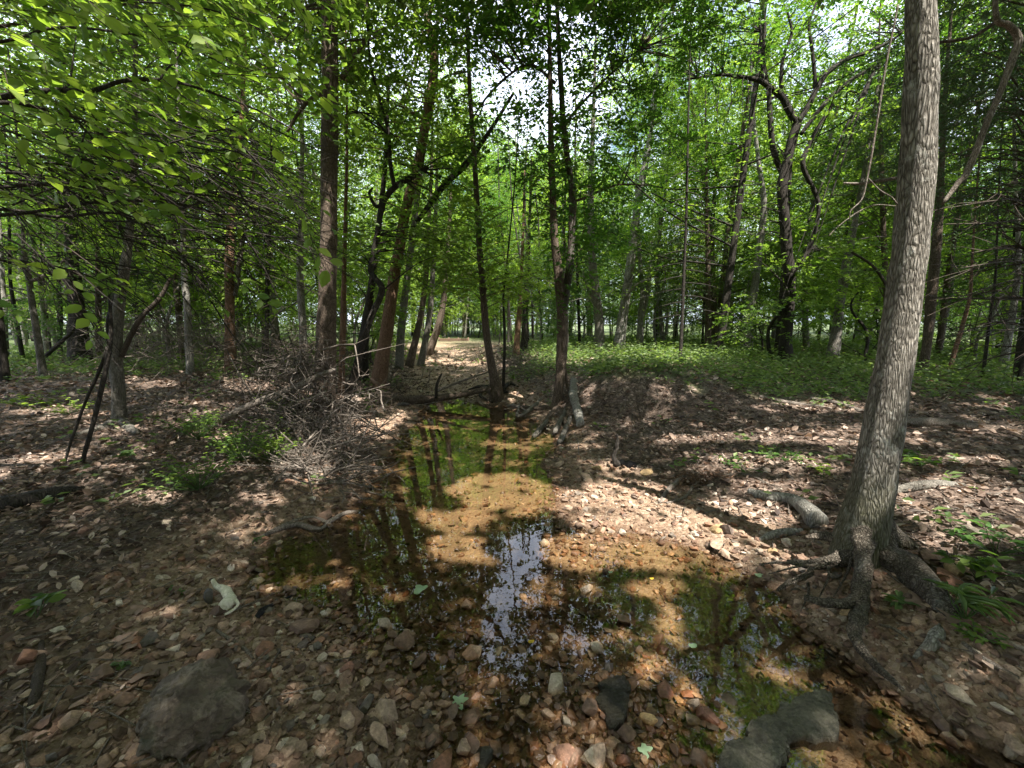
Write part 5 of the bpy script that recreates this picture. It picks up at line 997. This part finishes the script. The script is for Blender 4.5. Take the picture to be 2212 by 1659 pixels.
for k, (a, b, c_, d_, lab) in enumerate([(1400, 820, 1450, 835, 'thin grey stick high on the right mound'), (1200, 905, 1225, 945, 'thin stick at the pool edge under the double tree'), (1560, 1010, 1690, 1060, 'thin stick across the middle of the right slope'), (800, 985, 925, 1010, 'thin pale stick over the left pool margin'), (1240, 935, 1250, 985, 'short stick below the end of the pale mottled log'),
                                      (900, 880, 1000, 850, 'thin stick near the head of the pool under the log'), (330, 1110, 420, 1060, 'thin stick in the shadow of the left bank'), (1900, 1350, 1960, 1380, 'thin stick below the big root on the right mud'), (380, 1410, 520, 1440, 'thin faint twig left of the forked stick'), (1520, 1110, 1600, 1090, 'short stick on the sunny gravel left of the driftwood log')]):
    log('stick', lab, [(a, b), ((a + c_) / 2 + 4, (b + d_) / 2 - 3), (c_, d_)], [.006, .008, .004], STICK, 'stick', sides=6)
# bleached curved piece
def bone():
    g = g1(492, 1320); yy = g[1]
    P = np.array([at(459, 1252, yy + .16), at(468, 1266, yy + .14), at(486, 1275, yy + .1), at(497, 1292, yy + .05), at(506, 1298, yy + .0)])
    mb = MB(); addtube(mb, P, [.010, .015, .025, .028, .016], 10, .15, 2, n=24); addtube(mb, np.array([at(506, 1297, yy), at(492, 1304, yy - .01), at(478, 1318, yy - .03), at(463, 1334, yy - .07)]), [.018, .034, .028, .009], 10, .15, 4, n=20)
    addtube(mb, np.array([at(508, 1296, yy), at(514, 1306, yy - .01), at(500, 1320, yy - .04), at(485, 1328, yy - .06)]), [.010, .008, .008, .006], 8, .1, 4, n=16)
    c = at(485, 1300, yy); mb.build('bleached_driftwood', BONE, origin=c, loc=c)['label'] = 'bleached cream curved bone-like piece beside a dark oblong stone'
    bpy.data.objects['bleached_driftwood']['category'] = 'driftwood'
bone()
# brush piles
def brush(name, label, blobs, n, mat, rr=(.003, .009), seed=1, ln=(.25, .9), lift=.0):
    rng = rs(seed); mb = MB()
    for k in range(n):
        b = blobs[rng.randint(len(blobs))]; u = b[0] + rng.randn() * b[2]; v = b[1] + rng.randn() * b[3]; a = at(u, v, b[4] + rng.randn() * b[5]); a[2] = max(a[2], float(H(a[0], a[1])) + .01)
        t = rng.rand() * 6.28; L = rng.uniform(*ln); e = a + np.array([math.cos(t), math.sin(t) * .7, rng.randn() * .45]) * L; e[2] = max(e[2], float(H(e[0], e[1])) + .01); m = (a + e) / 2 + rng.randn(3) * L * .12
        P = catmull([a, m + rng.randn(3) * L * .06, m, e], 6) if 0 else catmull([a, a * .65 + e * .35 + rng.randn(3) * L * .13, a * .3 + e * .7 + rng.randn(3) * L * .13, e], 7); P = P[:6]; r = rr[0] + (rr[1] - rr[0]) * rng.rand()**2.2; addtube(mb, P, np.linspace(r, r * .35, 6), 4, cap=False)
        if rng.rand() < .6:
            i = rng.randint(1, 5); e2 = P[i] + (P[i] - P[i - 1]) * 1.5 + rng.randn(3) * L * .22; addtube(mb, [P[i], e2], [r * .6, r * .2], 3, cap=False)
    c = np.array(at(blobs[0][0], blobs[0][1], blobs[0][4])); o = mb.build(name, mat, origin=c, loc=c); tag(o, label, 'brush', kind='stuff')
brush('brush_pile', 'tangled heap of grey flood-borne sticks around the tall straight trunk', [(700, 930, 50, 55, 5.3, .3), (640, 880, 60, 50, 5.4, .3), (730, 1000, 40, 50, 4.8, .25), (660, 1060, 60, 35, 4.3, .2), (580, 940, 50, 30, 5.3, .2), (640, 800, 40, 25, 5.6, .2), (700, 1100, 40, 18, 4.0, .12)], 900, STICK, (.003, .015), seed=4, ln=(.2, .8))
brush('brush_pile', 'dark fine brush tangle under the tall straight trunk', [(640, 850, 60, 40, 6.0, .4), (700, 900, 60, 50, 5.7, .3), (560, 800, 80, 30, 6.5, .6), (620, 760, 60, 30, 6.5, .5)], 480, STICKD, seed=5)
brush('thicket', 'bare twiggy grey thicket behind the left leafy clearing', [(330, 720, 60, 25, 10, .8), (430, 730, 70, 25, 10.5, .8), (280, 740, 60, 20, 10, .6), (560, 745, 60, 20, 10.5, .7)], 520, STICK, (.004, .010), seed=6, ln=(.5, 1.6))
brush('root_tangle', 'root and driftwood tangle behind the small island tree', [(1100, 790, 25, 14, 9.6, .3), (1120, 770, 20, 10, 10.2, .3)], 130, STICK, seed=7)
brush('root_tangle', 'dark root tangle on the creek bank under the reddish leaning trunk', [(850, 850, 40, 12, 8.2, .2), (880, 825, 30, 14, 8.6, .2), (800, 860, 30, 12, 7.9, .2)], 150, STICKD, seed=8, ln=(.15, .6))
brush('leaf_heap', 'dead brown leaf and stick heap on the right gravel', [(1500, 1045, 24, 10, 3.9, .06)], 70, B_RED, seed=9, ln=(.06, .2))
# dead leaf heap leaves & single leaves
def flatleaf(name, label, u, v, L, mat, cat='leaf', lobes=0, dz=.01, rot=0.):
    g = g1(u, v)
    if g[2] < 0: g[2] = 0
    n = 40; a = np.linspace(0, 2 * np.pi, n, endpoint=False); r = .5 * (1 + (.28 * np.cos(lobes * a) if lobes else 0)) * (1 if lobes else (.55 + .45 * np.abs(np.cos(a))))
    r = r * (1 + .06 * np.cos(11 * a)); x = np.cos(a) * r * L; y = np.sin(a) * r * L; z = .1 * L * np.cos(2 * a) * (r / .5)
    V = np.vstack([np.stack([x, y, z], -1), [[0, 0, .05 * L]]]); Fc = np.stack([np.arange(n), np.roll(np.arange(n), -1), np.full(n, n)], -1)
    o = MB().add(V, Fc, .55).build(name, mat, loc=(g[0], g[1], g[2] + dz)); o.rotation_euler = (.1, -.1, rot); tag(o, label, cat)
PALEG = leafmat('pale_green_leaf', [(0, (.30, .42, .24)), (1, (.34, .46, .28))], .2); YEL = leafmat('yellow_leaf', [(0, (.6, .4, .04)), (1, (.65, .45, .05))], .2)
flatleaf('fallen_leaf', 'pale green notched leaf floating left of the sky reflection', 908, 1288, .075, PALEG, lobes=3)
flatleaf('fallen_leaf', 'pale green star-shaped leaf above the wedge-shaped brown stone', 993, 1521, .06, PALEG, lobes=5)
flatleaf('fallen_leaf', 'green leaf lying flat near the muddy right shore', 1640, 1245, .055, PALEG)
flatleaf('fallen_leaf', 'pale green lobed leaf near the bottom right of centre', 1393, 1628, .045, PALEG, lobes=4)
flatleaf('fallen_leaf', 'small yellow leaf on the yellowish stone', 1147, 1414, .03, YEL, dz=.05)
flatleaf('fallen_leaf', 'small green leaf at the edge of the right reflection', 1495, 1415, .04, PALEG)
flatleaf('fallen_leaf', 'tiny yellow leaf drifting on the sunny right shallows', 1407, 1267, .025, YEL)
flatleaf('fallen_leaf', 'small round green leaf near the white sunlit stone', 1318, 1248, .03, PALEG)
rng = rs(8)
for k, (u, v, L, lab) in enumerate([(262, 1392, .11, 'big dry lobed leaf left of the lower gravel, upper one'), (280, 1400, .1, 'big dry lobed leaf touching its neighbour left of the gravel'), (300, 1465, .11, 'large pale dry oak leaf just above the boulder'), (2015, 1290, .1, 'brown dry leaf caught under the big root'), (1990, 1310, .1, 'pinkish dry leaf lower under the big root'), (1803, 1280, .08, 'dry pinkish leaf in the hollow between the roots'), (1880, 1262, .09, 'dry leaf leaning behind the hanging root'), (2060, 1340, .1, 'curled dry leaf at the tip of the big root'), (350, 1450, .08, 'dry brown leaf beside the green seedling above the boulder'), (300, 1320, .09, 'dry dark leaf near the decayed stick at left')]):
    flatleaf('dry_leaf', lab, u, v, L, DRY, 'dry leaf', 5, .015, rng.rand() * 6)

# ------------------------------------------------------------------ green plants
def plant(label, u, v, hgt, n, L, mat=LEAFG, name='seedling', cat='plant', spread=.12, wr=.5):
    rng = rs(hash_(label) % 9999); g = g1(u, v); o = empty(name, g); tag(o, label, cat); mb = MB(); st = MB()
    for k in range(n):
        a = rng.rand() * 6.28; hh = hgt * rng.uniform(.5, 1); top = g + np.array([math.cos(a) * spread * rng.rand(), math.sin(a) * spread * rng.rand(), hh]); addtube(st, [g, (g + top) / 2 + rng.randn(3) * .01, top], [.003, .0025, .0015], 4, cap=False)
        q = 5; aa = rng.rand(q) * 6.28; P = np.linspace(g * .4 + top * .6, top, q); d = np.stack([np.cos(aa), np.sin(aa), rng.rand(q) * .4 - .1], -1); nr = np.array([0, 0, 1.]) + rng.randn(q, 3) * .25
        V, Fc, nv = leaves(P, d, nr, L * (.7 + .5 * rng.rand(q)), L * wr, T_NEAR); mb.add(V, Fc, np.repeat(rng.rand(q), nv))
    mb.build('leaves', mat, o, g); st.build('stem', LEAFG, o, g)
plant('round-leaved shrub seedling on litter right of the leaning trunk', 1985, 1010, .16, 8, .075, LEAF, spread=.2)
plant('small leafy sprout in front of the driftwood log bend', 1780, 1030, .14, 3, .08, LEAFY)
plant('grassy pale sprout with long leaves at the right edge root', 2085, 1340, .16, 7, .12, LEAFG, spread=.16, wr=.18)
plant('low green herb clump at the right edge near the bottom root', 2100, 1385, .07, 10, .035, LEAF, spread=.14)
plant('green seedling in the muddy hollow under the big root', 1922, 1312, .08, 2, .07, LEAFG)
plant('vine with round leaves hanging over bright litter at the right edge', 2150, 1200, .2, 12, .06, LEAFD, spread=.35)
plant('green lobed bush at the far right behind the flat stones', 2110, 1250, .16, 10, .07, LEAF, spread=.2)
plant('dark ground ivy patch on the right slope', 1690, 985, .07, 26, .04, LEAFD, spread=.45)
plant('dark ground ivy patch nearer the leaf heap', 1600, 1010, .06, 16, .04, LEAFD, spread=.35)
plant('seedling with long leaves at the left edge above the stick', 80, 1335, .1, 3, .09, LEAF)
plant('tiny green seedling just above the boulder', 280, 1440, .04, 2, .035, LEAFG); plant('tiny seedling left of the bleached curved piece', 395, 1285, .04, 2, .03, LEAFG)
plant('small bright seedling by the driftwood at the left pool edge', 545, 1175, .05, 2, .035, LEAFG)
plant('broad-leaved seedling in the left litter near the long stick', 280, 995, .1, 3, .09, LEAFG)
plant('bushy green undergrowth in front of the brush heap', 520, 1000, .42, 60, .05, LEAF, 'bush', 'bush', .4); plant('yellow-green undergrowth beside the brush heap', 590, 1000, .3, 44, .045, LEAFY, 'bush', 'bush', .32)
plant('green undergrowth at the foot of the left bank', 430, 1060, .3, 44, .05, LEAF, 'bush', 'bush', .4); plant('sunlit weeds on the left edge clearing', 60, 880, .2, 20, .07, LEAFY, 'bush', 'bush', .5)
plant('sunlit weeds between the left edge and the forked trunk', 150, 895, .2, 20, .06, LEAFY, 'bush', 'bush', .45); plant('leafy green undergrowth between the brush pile and the forked grey-green trunk', 430, 950, .38, 50, .05, LEAF, 'bush', 'bush', .5); plant('green vine growth climbing over the top of the brush pile', 610, 900, .4, 40, .05, LEAFY, 'bush', 'bush', .4)
plant('thin weeds near the sunlit twig on the left slope', 620, 910, .2, 14, .05, LEAF, 'bush', 'bush', .3)
def weeds():
    rng = rs(51); mb = MB(); x, y = scatter_ground(30000, rng, 3.2, 26, .6); g = greenmask(x, y); k = (rng.rand(len(x)) < g * .55 + .012) & (H(x, y) > .12); x, y = x[k], y[k]; h = H(x, y); N = len(x)
    K = 7; ht = (.10 + .28 * rng.rand(N) * g[k] * sstep(5, 11, np.hypot(x, y))) ; a = rng.rand(N, K) * 6.283; f = (np.arange(K) + 1) / K
    pos = np.stack([x[:, None] + .05 * rng.randn(N, K), y[:, None] + .05 * rng.randn(N, K), h[:, None] + ht[:, None] * f[None] * rng.uniform(.6, 1.2, (N, K))], -1); d = np.stack([np.cos(a), np.sin(a), rng.rand(N, K) * .7 - .1], -1); nr = np.array([0, 0, 1.]) + rng.randn(N, K, 3) * .4
    L = (.05 + .04 * rng.rand(N * K)) * np.repeat(1 + .03 * np.hypot(x, y), K); V, Fc, nv = leaves(pos.reshape(-1, 3), d.reshape(-1, 3), nr.reshape(-1, 3), L, L * .5, T_MID)
    mb.add(V, Fc, np.repeat(rng.rand(N * K), nv)); tag(mb.build('weeds', leafmat('weed_bright', [(0, (.07, .12, .035)), (.5, (.12, .175, .06)), (1, (.20, .26, .10))], .4), smooth=False), 'low green weeds and ground cover on the banks and under the trees', 'weeds', kind='stuff')
weeds()

# ------------------------------------------------------------------ far things: parked car, low wall
def car():
    Yc = 36.; c = at(10, 706, Yc); gz = float(H(c[0], c[1])); o = empty('parked_car', (c[0], c[1], gz)); tag(o, 'silver car parked in the sunlight beyond the trees at the far left', 'car')
    paint = flat('silver_paint', (.55, .58, .6), .3, .5); glass = flat('dark_glass', (.03, .04, .05), .1); rub = flat('tyre_rubber', (.02, .02, .02), .8); red = flat('tail_light_red', (.5, .02, .02), .3); rim = flat('rim', (.4, .4, .42), .3, .8)
    def ext(prof, w, name, mat, y=0, par=o, bev=.05):
        bm = bmesh.new(); vs = [bm.verts.new((x, y - w / 2, z)) for x, z in prof]; f = bm.faces.new(vs); r = bmesh.ops.extrude_face_region(bm, geom=[f])
        for v in r['geom']:
            if isinstance(v, bmesh.types.BMVert): v.co.y += w
        bmesh.ops.recalc_face_normals(bm, faces=bm.faces); bmesh.ops.bevel(bm, geom=list(bm.edges), offset=bev, segments=2, affect='EDGES'); me = bpy.data.meshes.new(name); bm.to_mesh(me); bm.free(); me.materials.append(mat); return link(name, me, par)
    ext([(-2.3, .35), (2.3, .35), (2.35, .75), (2.2, .95), (1.2, 1.0), (.6, 1.45), (-1.5, 1.5), (-2.2, 1.05), (-2.35, .9)][::-1], 1.75, 'body', paint)
    for y in (-.885, .885):
        ext([(-1.9, 1.02), (-.9, 1.02), (-.9, 1.38), (-1.45, 1.38)][::-1], .02, 'side_window', glass, y, bev=.004); ext([(-.8, 1.02), (1.0, 1.02), (.55, 1.38), (-.8, 1.38)][::-1], .02, 'side_window', glass, y, bev=.004)
        for x in (-1.4, 1.45):
            mb = MB(); addtube(mb, [(x, y - .11, .33), (x, y + .11, .33)], [.33, .33], 20); wl = mb.build('wheel', rub, o, smooth=False); mb = MB(); addtube(mb, [(x, y - .12, .33), (x, y + .12, .33)], [.19, .19], 14); mb.build('rim', rim, wl, smooth=False)
    for y in (-.7, .7): ext([(2.33, .72), (2.39, .72), (2.39, .9), (2.3, .9)], .3, 'tail_light', red, y, bev=.01)
car()
def wall():
    a = at(958, 745, 29.); b = at(1002, 745, 29.); brn = flat('brown_boards', (.12, .07, .045), .8); o = empty('low_wall', (a + b) / 2); tag(o, 'low brown board wall crossing the far end of the dry creek bed', 'wall'); c = (a + b) / 2; w = b[0] - a[0] + .6
    for k in range(3):
        bm = bmesh.new(); bmesh.ops.create_cube(bm, size=1); bmesh.ops.scale(bm, vec=(w, .08, .14), verts=bm.verts); bmesh.ops.bevel(bm, geom=list(bm.edges), offset=.01, segments=1, affect='EDGES'); me = bpy.data.meshes.new('board'); bm.to_mesh(me); bm.free(); me.materials.append(brn); link('board', me, o, (0, 0, .06 + .15 * k))
    for k in range(4):
        mb = MB(); x = -w / 2 + w * k / 3; addtube(mb, [(x, .07, -.4), (x, .07, .5)], [.05, .05], 8); mb.build('post', brn, o)
wall()
